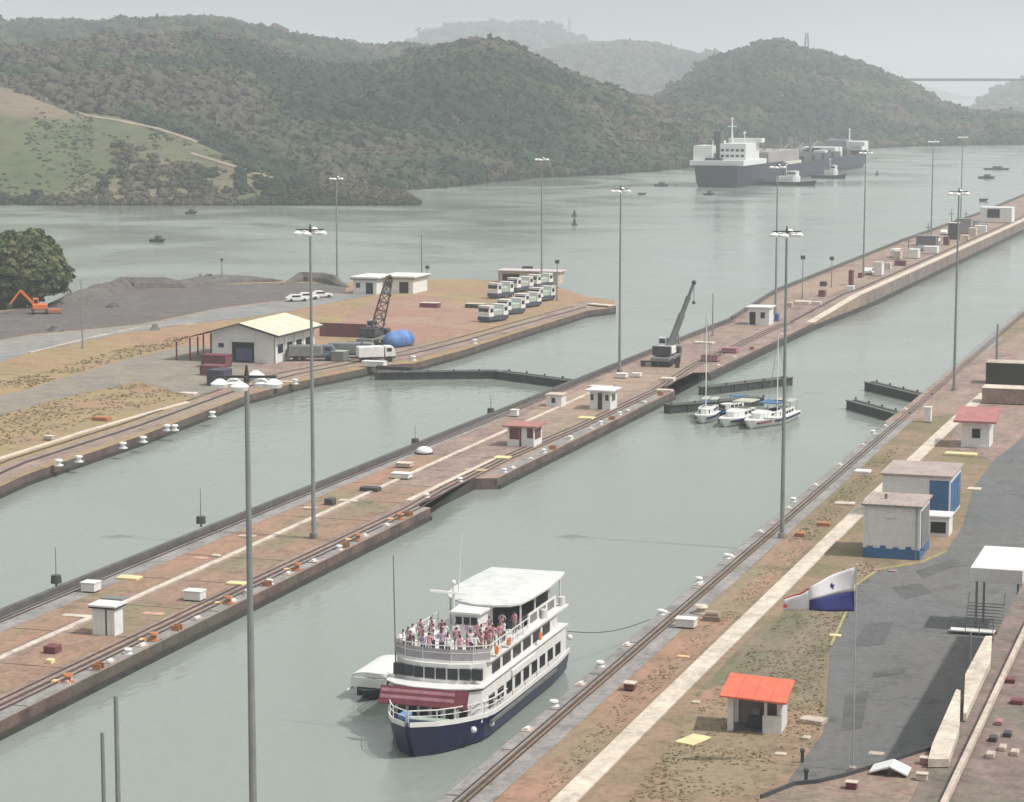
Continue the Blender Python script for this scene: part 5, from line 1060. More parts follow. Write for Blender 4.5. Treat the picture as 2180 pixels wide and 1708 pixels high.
for i, (x, y) in enumerate(((1708, 1625), (1716, 1668))):
    t = thing("traffic_post", ["dark stub post at the road corner near the bottom, upper one", "dark stub post at the road corner near the bottom, lower one"][i], "post", P(x, y)); MB().cyl((0, 0, 0), (0, 0, .8), .13, .11, 10).ball((0, 0, .85), .18).build("stub", DGREY, t); MB().cyl((0, 0, 0), (0, 0, .06), .25, .25, 10).build("base", CONC_G, t)
mast_b = P(2058, 2050); post("grey pole in front of the cream awnings at the lower right", 2056, 1750, 1345, .09)

# ================================================================== PEOPLE
def person_mesh(shirt, trousers, pose, seed):
    r = random.Random(seed); ar = .35 if pose == "rail" else .08
    V = [(0, 0, .93), (0, 0, 1.15), (0, 0, 1.40), (0, 0, 1.50), (0, .01, 1.62), (0, 0, 1.72)]; R = [(.15, .11), (.14, .10), (.15, .10), (.06, .06), (.095, .105), (.06, .07)]
    E = [(0, 1), (1, 2), (2, 3), (3, 4), (4, 5)]
    for s in (-1, 1):
        o = len(V); V += [(s*.10, 0, .88), (s*.11, .02*s, .48), (s*.11, -.02, .08), (s*.12, .13, .04)]; R += [(.095, .095), (.065, .065), (.045, .05), (.04, .035)]; E += [(0, o), (o, o+1), (o+1, o+2), (o+2, o+3)]
        o = len(V); V += [(s*.20, 0, 1.40), (s*.25, ar*.3, 1.13), (s*.22, .12+ar, .95+ar*.5), (s*.21, .19+ar, .93+ar*.5)]; R += [(.06, .06), (.045, .045), (.034, .034), (.03, .02)]; E += [(2, o), (o, o+1), (o+1, o+2), (o+2, o+3)]
    me = bpy.data.meshes.new("tmp"); me.from_pydata(V, E, []); ob = bpy.data.objects.new("tmp", me); COL.objects.link(ob)
    sk = ob.modifiers.new("s", 'SKIN'); sk.use_smooth_shade = True; ss = ob.modifiers.new("b", 'SUBSURF'); ss.levels = 1; ss.render_levels = 1
    for i, v in enumerate(me.skin_vertices[0].data): v.radius = R[i]; v.use_root = (i == 0)
    dg = bpy.context.evaluated_depsgraph_get(); ev = ob.evaluated_get(dg); m2 = bpy.data.meshes.new_from_object(ev); bpy.data.objects.remove(ob)
    m2.materials.clear()
    for m in (SKIN, shirt, trousers, HAIR): m2.materials.append(m)
    for p in m2.polygons:
        c = p.center; k = 0
        if c.z < .92: k = 2
        elif c.z < 1.47 and not (abs(c.x) > .15 and c.z < 1.15 and c.y > .07): k = 1
        elif c.z > 1.64 or (c.z > 1.56 and c.y < -.02): k = 3
        p.material_index = k
    return m2
PM = [person_mesh(SH[i % 4], [TROU, TROUB][i % 2], ["rail", "stand"][i % 2], i) for i in range(6)]
def person(label, loc, rz, k, s=1.0):
    o = bpy.data.objects.new("person", PM[k % 6]); COL.objects.link(o); o.location = loc; o.rotation_euler = (0, 0, rz); o.scale = (s, s, s)
    return tag(o, label, "person", "people on the ferry's open top deck")

# ================================================================== FERRY
FX, FY0, FY1 = -54.3, 144.6, 171.5
def hull_rings(L, hw, hd, deck, keel, n=14, flare=.8, bowlen=.28):
    """hull along +y from bow (y=0) to stern (y=L)"""
    rings = []
    for k in range(n+1):
        s = k/n; y = L*s; f = min(1, (s/bowlen))**.55 if s < bowlen else (1 if s < .85 else 1-(s-.85)*.6); f = max(f, .05)
        sh = deck + hd*max(0, 1-s/.45)**2
        rk = 1.8*(1-min(1, s/bowlen))
        rings.append([(-hw*f, y, sh), (-hw*f*flare, y+rk*.5, .2), (-hw*f*.35, y+rk, keel), (hw*f*.35, y+rk, keel), (hw*f*flare, y+rk*.5, .2), (hw*f, y, sh)])
    return rings
t = thing("ferry", "white and navy passenger ferry with a crowded open top deck in the near lock lane", "ferry", (FX, FY0, WZ))
L = FY1-FY0
MB().loft(hull_rings(L, 3.75, .75, 1.65, -1.2, 18, .93, .24)).build("hull", NAVY, t)
# white bulwark band
mb = MB(); rr = hull_rings(L, 3.80, .75, 1.65, -1.2, 18, .93, .24)
for a, b in zip(rr, rr[1:]):
    for i in (0, 5):
        x, y, z = a[i]; X, Y, Z = b[i]; o = .1 if i == 5 else -.1
        mb.add([(x, y, z-.05), (X, Y, Z-.05), (X, Y, Z+.28), (x, y, z+.28), (x-o, y, z-.05), (X-o, Y, Z-.05), (X-o, Y, Z+.28), (x-o, y, z+.28)], [(0, 1, 2, 3), (7, 6, 5, 4), (3, 2, 6, 7), (0, 4, 5, 1)])
mb.build("bulwark", WHITE, t)
mb = MB()
rail_pts = [(p[5][0]-.12, p[5][1], p[5][2]+.28) for p in rr[:8]]; rail_l = [(-x, y, z) for x, y, z in rail_pts]
for lst in (rail_pts, rail_l):
    for a, b in zip(lst, lst[1:]): mb.bar(Vector(a)+Vector((0, 0, .8)), Vector(b)+Vector((0, 0, .8)), .07).bar(Vector(a)+Vector((0, 0, .4)), Vector(b)+Vector((0, 0, .4)), .05); mb.bar(a, Vector(a)+Vector((0, 0, .8)), .07)
mb.build("bow_rail", WHITE, t)
MB().box(-1.6, -.9, 2.4, 3.4, 1.9, 2.5).build("anchor_winch", M("blue_bow_gear", (.16, .28, .55)), t, .05)
MB().box(-1.0, 1.8, 2.9, 3.6, 1.9, 2.15).build("life_raft", GREENP, t, .05)
def deckpoly(y0, y1, hw, rnd): return [(-hw, y1), (-hw, y0+rnd), (-hw*.72, y0+rnd*.35), (-hw*.3, y0), (hw*.3, y0), (hw*.72, y0+rnd*.35), (hw, y0+rnd), (hw, y1)]
# deck 1
d1 = MB().prism(deckpoly(4.3, 25.8, 3.45, 1.3), 1.5, 3.75).build("main_cabin", WHITE, t)
for x in (-2.9, -2.1, -1.2, -.35, .55, 1.45, 2.35): 
    ax = abs(x); yy = 4.3 if ax < 1.04 else 4.3+(ax-1.04)/1.45*.455
    if ax > 2.48: yy = 4.755+(ax-2.48)/.97*.845
    MB().box(x-.3, x+.3, yy-.08, yy+.25, 1.95, 2.72).build("window", GLASS, d1)
for k in range(9):
    y = 7.0+k*2.0; MB().box(3.452, 3.50, y, y+1.25, 2.15, 3.05).build("window", GLASS, d1)
# maroon awning over the foredeck front
def awn(x0, x1, s0, s1, dz, th, name, mat):
    """sloping canvas strip: s 0 at the cabin top .. 1 at the outer edge"""
    g = lambda s_: (4.15-s_*.55, 3.955-s_*1.12)
    (ya, za), (yb, zb) = g(s0), g(s1); q = [(x0, ya, za+dz), (x1, ya, za+dz), (x1, yb, zb+dz), (x0, yb, zb+dz)]
    MB().add(q+[(x, y, z+th) for x, y, z in q], [(3, 2, 1, 0), (4, 5, 6, 7), (0, 1, 5, 4), (1, 2, 6, 5), (2, 3, 7, 6), (3, 0, 4, 7)]).build(name, mat, t)
awn(-3.5, 3.0, 0, 1, 0, .06, "awning", MAROON)
for k in range(2): awn(-3.4, 2.0, .16+k*.36, .34+k*.36, .062, .02, "awning_stripe", PINKC)
MB().prism(deckpoly(4.16, 26.0, 3.6, 1.3), 3.97, 4.07).build("upper_deck_edge", WHITE, t)
# deck 2: window band
d2 = MB().prism(deckpoly(5.6, 24.0, 3.3, 1.2), 4.06, 5.45).build("bridge_cabin", WHITE, t)
for k in range(8):
    x = -2.9+k*.83; off = max(0, (abs(x)-1.0))*.22
    MB().box(x-.36, x+.36, 5.54+off, 5.9+off, 4.35, 5.15).build("window", GLASS, d2)
for k in range(6): MB().box(3.302, 3.36, 8.2+k*2.4, 9.9+k*2.4, 4.35, 5.1).build("window", GLASS, d2)
MB().prism(deckpoly(5.9, 26.0, 3.6, 1.2), 5.452, 5.6).build("top_deck", WHITE, t)
# top deck rail with grey canvas at the front
pv = [Vector((x, y, 5.6)) for x, y in deckpoly(6.0, 16.0, 3.5, 1.2)]
mb = MB(); cv = MB()
for a, b in zip(pv, pv[1:]):
    for zz in (.55, 1.05): mb.bar(a+Vector((0, 0, zz)), b+Vector((0, 0, zz)), .06)
    n = max(1, int((b-a).length/1.2))
    for k in range(n): v = a.lerp(b, k/n); mb.bar(v, v+Vector((0, 0, 1.05)), .05)
for a, b in list(zip(pv, pv[1:]))[1:-1]: cv.bar(a+Vector((0, 0, .42)), b+Vector((0, 0, .42)), .03, .8)
mb.build("top_rail", WHITE, t); cv.build("rail_canvas", M("grey_canvas", (.40, .38, .40), (.33, .30, .33), 2, .8), t)
# wheelhouse on the top deck
wh = MB().prism([(-.9, 12.2), (.9, 12.2), (1.1, 15.0), (-1.1, 15.0)], 5.6, 7.55).build("wheelhouse", WHITE, t); MB().prism([(-1.15, 11.9), (1.15, 11.9), (1.3, 15.2), (-1.3, 15.2)], 7.552, 7.7).build("wheelhouse_roof", WHITE, t)
for x in (-.55, .05, .6): MB().box(x-.22, x+.22, 12.14, 12.2, 6.75, 7.3).build("window", GLASS, wh)
# canopy
cp = [(-3.0, 27.0), (-3.3, 23), (-3.4, 19.5), (-3.2, 17.2), (-2.6, 15.8), (-1.5, 14.7), (0, 14.1), (1.5, 14.0), (2.6, 14.4), (3.2, 15.4), (3.4, 17.5), (3.5, 21), (3.3, 25), (3.0, 27.0)]
cz = 7.75
mb = MB(); n = len(cp); ctr = (0, 21, cz+.42)
mb.add([(x, y, cz) for x, y in cp]+[(x, y, cz+.14) for x, y in cp]+[(x*.5, 20+(y-20)*.6, cz+.34) for x, y in cp], [tuple(range(n-1, -1, -1))]+[(i, (i+1) % n, n+(i+1) % n, n+i) for i in range(n)]+[(n+i, n+(i+1) % n, 2*n+(i+1) % n, 2*n+i) for i in range(n)]+[tuple(range(2*n, 3*n))]).build("canopy", M("canopy_white", (.66, .67, .66), (.53, .54, .53), 1, .6), t, smooth=False)
for x, y in ((2.9, 16.0), (2.9, 19.5), (2.9, 23), (2.9, 26), (-2.9, 17), (-2.9, 21), (-2.9, 26)): MB().cyl((x, y, 5.6), (x, y, cz), .08, .08, 8).build("canopy_post", WHITE, t)
sp = MB().box(2.95, 3.05, 17.5, 24.5, 5.6, 6.55).build("side_panel", WHITE2, t)
for k in range(3): MB().box(3.052, 3.09, 17.9+k*2.2, 19.5+k*2.2, 5.8, 6.4).build("window", GREY, sp)
MB().box(-2.6, 2.7, 16.5, 23, 5.6, 6.1).build("bench_block", M("dark_seats", (.09, .09, .12)), t)
MB().box(-2.4, 2.6, 24.0, 24.4, 5.6, 7.7).build("aft_screen", GREY, t)
# mast, radar bar, antennas
MB().cyl((-1.8, 14.6, 5.6), (-1.8, 14.6, 9.2), .12, .08, 8).build("mast", WHITE, t); MB().bar((-3.3, 13.6, 8.75), (-1.0, 15.0, 8.35), .22, .16).build("radar_bar", WHITE, t)
MB().ball((-1.8, 14.6, 9.25), .2).build("masthead_lamp", WHITE, t); MB().cyl((-1.5, 14.8, 8.5), (-1.2, 14.8, 13.0), .045, .03, 6).build("whip_antenna", WHITE, t)
MB().cyl((-3.3, 6.6, 3.9), (-3.45, 6.6, 12.7), .06, .04, 6).build("flagstaff", GREY, t)
MB().ball((-3.2, 7.4, 6.6), .35).ball((-3.0, 9.0, 6.7), .3).build("float", WHITE, t)
# ship side fenders (white balls)
for y, z in ((4.2, 1.35), (7.0, 1.1), (26.2, 2.9)): MB().ball((3.65 if y > 5 else 3.3, y, z), .24).build("fender", WHITE, t, smooth=True)
MB().box(3.3, 3.62, 12.0, 17.5, 3.2, 3.74).build("side_wing", WHITE, t, .05)
MB().bar((3.82, 6.5, 1.35), (3.82, 22, 1.35), .14, .22).build("rubbing_strake", GREY, t)
for y, z in ((8.2, 6.05), (11.0, 6.05), (18.5, 4.75)): MB().cyl((3.62, y, z), (3.70, y, z), .32, .32, 12).build("lifebuoy", ORANGE, t)
for k in range(5): MB().box(3.452, 3.47, 9.5+k*2.9, 9.62+k*2.9, 1.75, 2.05).build("rust_streak", RUST, t)
MB().cyl((3.3, 20.6, 5.6), (3.3, 20.6, 6.3), .28, .28, 10).build("raft_canister", WHITE, t); MB().cyl((3.3, 25.2, 5.6), (3.3, 25.2, 6.3), .28, .28, 10).build("raft_canister", WHITE, t)
# people
shn = ["white", "pink", "lilac", "maroon"]
pp = [(-2.9, 8.0, 2), (-2.3, 6.9, 3), (-1.6, 7.6, 0), (-.9, 6.8, 1), (-.2, 7.5, 2), (.5, 6.8, 4), (1.2, 7.4, 0), (1.9, 7.0, 1), (2.6, 7.9, 5), (-2.6, 9.6, 1), (-1.5, 9.4, 4), (.3, 9.2, 5), (1.4, 9.0, 1), (2.4, 9.6, 3), (2.9, 11.2, 5), (2.0, 11.4, 1), (-2.4, 11.4, 0), (-1.5, 11.2, 3), (1.5, 13.0, 2), (2.4, 13.2, 5), (-.3, 10.8, 0)]
extra = [(x_, y_, k_, w_) for x_, y_, k_, w_ in ((-1.9, 10.2, 5, "left of the third row by the rail group"), (-3.05, 7.4, 0, "at the very corner beside the flagstaff"), (.1, 8.0, 0, "behind the middle of the front rail"), (-1.3, 6.7, 2, "pressed to the front rail left of centre"), (1.5, 6.6, 1, "pressed to the front rail right of centre"), (2.4, 7.2, 0, "pressed to the front rail near its right end"), (1.2, 11.2, 5, "beside the wheelhouse's right front corner"), (2.9, 8.9, 1, "on the right side rail in the second row"))] + [(-3.0, 9.2, 0, "half hidden behind the left rail float"), (-2.0, 8.4, 1, "between the front and second rows at the left"), (-1.1, 8.3, 0, "in the tight group left of centre"), (-.5, 8.5, 2, "leaning in the tight group at the centre"), (.9, 8.1, 1, "in the tight group right of centre"), (1.7, 8.3, 0, "behind the front rail near its right end"), (2.2, 8.8, 1, "right of the tight group at the front"), (-2.9, 10.6, 1, "at the left rail level with the wheelhouse front"), (-.9, 10.2, 0, "before the wheelhouse's left window"), (.8, 10.4, 2, "before the wheelhouse's right window"), (1.8, 10.3, 0, "right of and before the wheelhouse"), (2.7, 10.3, 1, "against the right rail in the third row"), (1.9, 12.2, 5, "in the shade edge of the canopy at its left"), (2.8, 12.4, 0, "at the right rail just outside the canopy"), (2.0, 14.4, 2, "inside the canopy's front edge"), (2.7, 15.2, 1, "inside the canopy by its front post")]
where = ["at the port rail corner seen leftmost", "second from the left at the front rail", "third from the left near the front rail", "fourth from the left at the front rail", "at the middle of the front rail", "right of the middle at the front rail", "in the front row below the wheelhouse's right side", "near the right end of the front rail", "at the right end of the front row", "behind the leftmost one at the rail", "in the second row left of the middle", "in the second row in the middle", "in the second row right of the middle", "at the right end of the second row", "at the right rail before the canopy", "beside the right rail before the canopy", "left of the wheelhouse", "close to the wheelhouse's left corner", "right of the wheelhouse near the canopy", "under the front right canopy post", "directly before the wheelhouse"]
for (x, y, k), wl in zip(pp, where):
    person("person in %s shirt standing %s" % (shn[k % 4], wl), (FX+x, FY0+y, WZ+5.6), random.choice([pi, pi+.5, pi-.6, 2.2, .4]), k, random.uniform(.93, 1.04))

for x, y, k, wl in extra:
    person("person in %s shirt %s" % (shn[k % 4], wl), (FX+x, FY0+y, WZ+5.6), random.choice([pi, pi+.7, pi-.5, 2.4, .2]), k, random.uniform(.93, 1.05))
# tender tied on the left
t = thing("white_launch", "small covered white launch tied to the left side of the ferry", "launch", (-62.6, 157.6, WZ), .0)
MB().loft([[(x*1.0, y, z) for x, y, z in r] for r in hull_rings(7.6, 1.5, .25, .75, -.4, 10, .85, .35)]).build("hull", M("dark_teal_hull", (.04, .055, .06), (.03, .04, .045)), t)
mb = MB(); rings = []
for k in range(7):
    y = 1.0+k*.95; rings.append([(1.45*cos(a), y, 1.75+.38*sin(a)) if a <= pi else (1.45*cos(a), y, 1.70) for a in [pi*j/8 for j in range(9)]])
mb.loft(rings).build("roof", WHITE, t)
for x in (-1.3, 1.3):
    for y in (1.2, 3.6, 6.4): MB().cyl((x, y, .7), (x, y, 1.72), .05, .05, 6).build("roof_post", WHITE, t)
MB().box(-1.1, 1.1, 1.4, 6, .2, .9).build("seat_block", DARK, t); MB().box(-1.4, 1.4, .9, .98, 1.0, 1.7).build("windscreen", WHITE, t)
MB().bar((-1.5, .4, .8), (-1.5, 7.2, .8), .1, .12).bar((1.5, .9, .8), (1.5, 7.2, .8), .1, .12).build("gunwale", WHITE, t)
# mooring line
a = Vector((FX+3.4, FY1-.4, WZ+3.3)); b = P(1400, 1330); b = Vector((-47.6, b.y, .4)); mb = MB()
pr = None
for k in range(15):
    s = k/14; p = a.lerp(b, s); p.z -= .5*sin(pi*s)
    if pr: mb.cyl(pr, p, .035, .035, 5, False)
    pr = p
tag(mb.build("mooring_line", DGREY), "thin dark mooring line from the ferry's stern to the right bank", "rope")

# ================================================================== YACHTS
def yacht(label, loc, rz, L, cabin=True, mast_h=0, hullm=WHITE, strip_m=None, kindn="yacht"):
    t = thing(kindn, label, kindn.replace("_", " "), loc, rz, "small craft rafted before the open gates"); B = L*.15
    MB().loft(hull_rings(L, B, .3, 1.0, -.4, 12, .85, .4)).build("hull", hullm, t)
    MB().loft([[(-B*1.02*f, y, .55+.1), (B*1.02*f, y, .65), (B*1.02*f, y, .9), (-B*1.02*f, y, .9)] for y, f in ((L*.12, .6), (L*.3, .93), (L*.5, 1.0), (L*.9, 1.0))]).build("stripe", strip_m or NAVY, t)
    if cabin:
        c = MB().prism(deckpoly(L*.30, L*.80, B*.72, L*.12), 1.0, 1.75).build("cabin", WHITE, t)
        for s in (-1, 1):
            for k in range(3): MB().box(s*B*.725-.02, s*B*.725+.02, L*(.45+.11*k), L*(.53+.11*k), 1.25, 1.6).build("window", GLASS, c)
        MB().box(-B*.5, B*.5, L*.40-.75, L*.40-.5, 1.2, 1.6).build("windscreen", GLASS, c)
        MB().box(-B*.75, B*.75, L*.62, L*.92, 2.6, 2.7).build("bimini", M("sand_canvas", (.5, .5, .42)) if not strip_m else BLUE, t)
        for s in (-1, 1):
            for y in (.63, .91): MB().bar((s*B*.7, L*y, 1.0), (s*B*.7, L*y, 2.6), .05).build("bimini_post", GREY, t)
    if mast_h:
        MB().cyl((0, L*.42, 1), (0, L*.42, mast_h), .09, .06, 8).build("mast", WHITE2, t); MB().bar((0, L*.42, 2.6), (0, L*.9, 2.6), .22, .24).build("furled_sail", BLUE, t)
        mb = MB(); mb.cyl((0, L*.42, mast_h), (0, .3, 1.2), .025, .025, 4).cyl((0, L*.42, mast_h), (0, L*.97, 1.2), .025, .025, 4)
        for s in (-1, 1): mb.cyl((0, L*.42, mast_h*.95), (s*B, L*.45, 1), .02, .02, 4)
        mb.build("rigging", GREY, t)
    return t
q = P(1490, 905, WZ); yacht("leftmost sailing yacht of the raft, its mast beside the lower gate leaf", q, .05, 10, True, 15, WHITE)
q = P(1535, 912, WZ); yacht("white motor yacht with a sand canopy in the middle of the raft", q, -.15, 12, True, 0, WHITE)
q = P(1590, 916, WZ); yacht("broad white cruiser with flag white rails nearest the camera in the raft", q, -.15, 12.5, True, 0, WHITE, REDM)
q = P(1632, 910, WZ); yacht("rightmost sailing yacht of the raft beside the mast pole", q, -.1, 11, True, 12, WHITE)
q = P(1512, 890, WZ); yacht("low dark boat with a blue cover at the left rear of the raft", q, -.6, 7, True, 0, SHIPB, BLUE)

# ================================================================== CARGO SHIP
s0 = P(1527, 399, WZ); s1 = P(1822, 352, WZ)
d = s1-s0; Ls = min(d.length, 330); rzs = math.atan2(-d.x, d.y)
t = thing("cargo_ship", "large slate blue hulled ship with white houses at both ends in the channel ahead", "cargo ship", (s0.x, s0.y, WZ), rzs)
Bm = 12.5; rings = []
for k in range(22):
    s = k/21; f = min(1, .78+s*4) if s < .06 else (1 if s < .88 else max(.04, 1-((s-.88)/.12)**1.6)); hd = 9.6 if s < .28 else (7.6 if s < .86 else 9.8)
    if s < .04: hd = 9.8
    ov = -3.5*(1-min(1, s/.05))
    rings.append([(-Bm*f, s*Ls+ov, hd), (-Bm*f*.98, s*Ls+ov*.4, 2.5), (-Bm*f*.8, s*Ls, -2), (Bm*f*.8, s*Ls, -2), (Bm*f*.98, s*Ls+ov*.4, 2.5), (Bm*f, s*Ls+ov, hd)])
MB().loft(rings).build("hull", SHIPB, t)
MB().box(-Bm*1.0, Bm*1.0, -2, 42, 9.7, 12.0).build("poop_house", WHITE, t)
hs_ = MB().box(-Bm*.95, -Bm*.25, 2, 20, 12.002, 18.5).build("aft_house", WHITE, t)
h2_ = MB().box(Bm*.0, Bm*.95, 4, 30, 12.002, 19.5).build("bridge_house", WHITE, t)
for zz in (13.4, 16): 
    for k in range(5): MB().box(.4+k*2.3, 1.9+k*2.3, 3.9, 3.999, zz, zz+1.1).build("window", GLASS, h2_)
MB().box(-Bm*.1, Bm*1.15, 24, 30, 19.502, 21.5).build("bridge_wing", WHITE, t)
MB().box(-4.2, -.9, 9, 15, 12.002, 25).build("funnel", DGREY, t, .3); MB().box(-6, 1.5, 1, 3.5, 12.002, 13).build("winch_gear", NAVY, t)
MB().cyl((2.5, 16, 18), (2.5, 16, 31), .6, .3, 8).bar((.5, 16, 27), (4.5, 16, 27), .5).ball((2.5, 16, 30.5), .6).ball((7.8, 18, 24), .7).cyl((7.8, 18, 19), (7.8, 18, 24), .25, .2, 6).build("mast", WHITE, t)
MB().box(-Bm*.8, Bm*.92, 50, 115, 7.7, 14.5).build("cargo_block", M("pinkish_grey_cargo", (.36, .32, .32), (.28, .25, .25), .05, .8), t); MB().box(-Bm*.85, Bm*.97, 48, 118, 7.61, 9.0).build("hatch_coaming", M("ivory_coaming", (.65, .62, .52)), t)
for k in range(4): MB().box(-Bm*.7, Bm*.85, 130+k*24, 148+k*24, 7.61, 10.5).build("hatch", DGREY, t)
for k in range(3):
    y = 124+k*34; MB().cyl((0, y, 7.6), (0, y, 20), .7, .5, 8).bar((0, y, 12), (0, y+18, 16), .6, .7).build("deck_crane", GREY, t)
f1 = MB().box(-Bm*.95, Bm*.6, Ls*.70, Ls*.76, 7.7, 12.5).build("forward_house", WHITE, t); MB().box(Bm*.25, Bm*.95, Ls*.86, Ls*.92, 9.7, 14.6).build("fore_bridge", WHITE, t); MB().box(-Bm*.75, Bm*.22, Ls*.87, Ls*.92, 9.7, 15.2).build("grey_house", M("lilac_grey_paint", (.30, .29, .34), (.25, .24, .29), .1, .6), t); MB().box(Bm*.5, Bm*1.1, Ls*.855, Ls*.859, 12, 14.4).build("bridge_wing", WHITE, t); MB().cyl((3, Ls*.89, 14), (3, Ls*.89, 21), .5, .3, 8).ball((3, Ls*.89, 21), .6).build("foremast", WHITE, t)
for k in range(4): MB().box(-10+k*4.2, -7.6+k*4.2, Ls*.70-.1, Ls*.70-.002, 9.5, 11).build("window", GLASS, f1)
for i, (x, y, w, d_, z1, m) in enumerate([(-9, 34, 5, 6, 16, WHITE2), (6, 36, 5, 5, 14, WHITE2), (-6, 44, 8, 3, 10.5, DGREY), (2, 120, 8, 5, 12, WHITE2), (-8, 160, 5, 5, 12.5, GREY), (4, 196, 6, 8, 11.5, WHITE2), (-6, Ls*.79, 9, 6, 12, GREY), (5, Ls*.8, 5, 9, 11, REDM), (-2, Ls*.66, 7, 5, 12.5, DGREY)]):
    MB().box(x-w/2, x+w/2, y, y+d_, 7.62 if y > 45 else 12.003, z1+ (4 if y < 45 else 0)).build("deck_house", m, t)
for y in (60, 86, 112, 230): MB().cyl((Bm*.6, y, 7.7), (Bm*.6, y, 17), .35, .25, 6).bar((Bm*.6, y, 16), (Bm*.1, y+5, 13), .35).build("deck_crane", GREY, t)
# tugs
def tug(label, q, rz, L, hullm=NAVY):
    t = thing("tugboat", label, "tugboat", q, rz, "tugboats attending the cargo ship"); B = L*.17
    MB().loft(hull_rings(L, B, .8, 1.6, -.6, 12, .9, .35)).build("hull", hullm, t)
    h = MB().prism(deckpoly(L*.28, L*.62, B*.66, L*.06), 1.6, 4.2).build("deckhouse", WHITE, t); MB().prism(deckpoly(L*.30, L*.46, B*.5, L*.04), 4.202, 6.6).build("wheelhouse", WHITE, t)
    MB().box(-B*.52, B*.52, L*.315, L*.45, 5.2, 6.0).build("window_band", GLASS, t)
    MB().cyl((0, L*.5, 4.2), (0, L*.5, 9.5), .25, .12, 8).ball((0, L*.5, 9.3), .5).build("mast", WHITE, t); MB().cyl((B*.4, L*.58, 4.2), (B*.4, L*.58, 6.4), .5, .45, 10).build("funnel", DGREY, t)
    return t
q = P(1738, 396, WZ); tug("tugboat with a long dark hull beside the cargo ship's quarter", q, 1.35, 30, BLACK)
q = P(1802, 381, WZ); tug("smaller tugboat ahead of the first one alongside the cargo ship", q, 1.30, 18, NAVY)
# little boats
def dinghy(label, x, y, L, cab=True, m=DGREY, rz=1.4):
    t = thing("small_boat", label, "boat", P(x, y, WZ), rz); B = L*.2
    MB().loft(hull_rings(L, B, .25, .8, -.3, 8, .85, .4)).build("hull", m, t)
    if cab: MB().prism(deckpoly(L*.3, L*.65, B*.7, L*.06), .8, 1.9).build("cabin", M("drab_cabin", (.12, .12, .11)), t)
    return t
dinghy("dark small boat on the open water below the grassy spit", 421, 456, 5)
dinghy("larger dark small boat on the open water right of the big tree", 354, 516, 5.5)
dinghy("dark small boat left of the cargo ship's stern", 1424, 397, 7)
dinghy("tiny dark boat farther left of the cargo ship's stern", 1378, 415, 4, False)
dinghy("dark small boat below the cargo ship's stern", 1522, 416, 5)
dinghy("dark launch at the right edge of the open water, upper of two", 2150, 362, 14, True, M("olive_hull", (.06, .08, .06)))
dinghy("dark launch at the right edge of the open water, lower of two", 2120, 380, 8.5, True, BLACK)
dinghy("tiny boat near the right edge below the two launches", 2106, 428, 4, False)
def buoy(label, x, y):
    t = thing("channel_buoy", label, "buoy", P(x, y, WZ)); MB().cyl((0, 0, -.5), (0, 0, .5), 1.0, 1.0, 12).build("float", DGREY, t); MB().cyl((0, 0, .5), (0, 0, 2.2), .6, .3, 8).build("tower", DGREY, t)
buoy("dark channel buoy in mid channel, farther of a pair", 1223, 461); buoy("dark channel buoy in mid channel, nearer of a pair", 1223, 480); buoy("dark channel buoy right of the cargo ship's bow", 1867, 373)

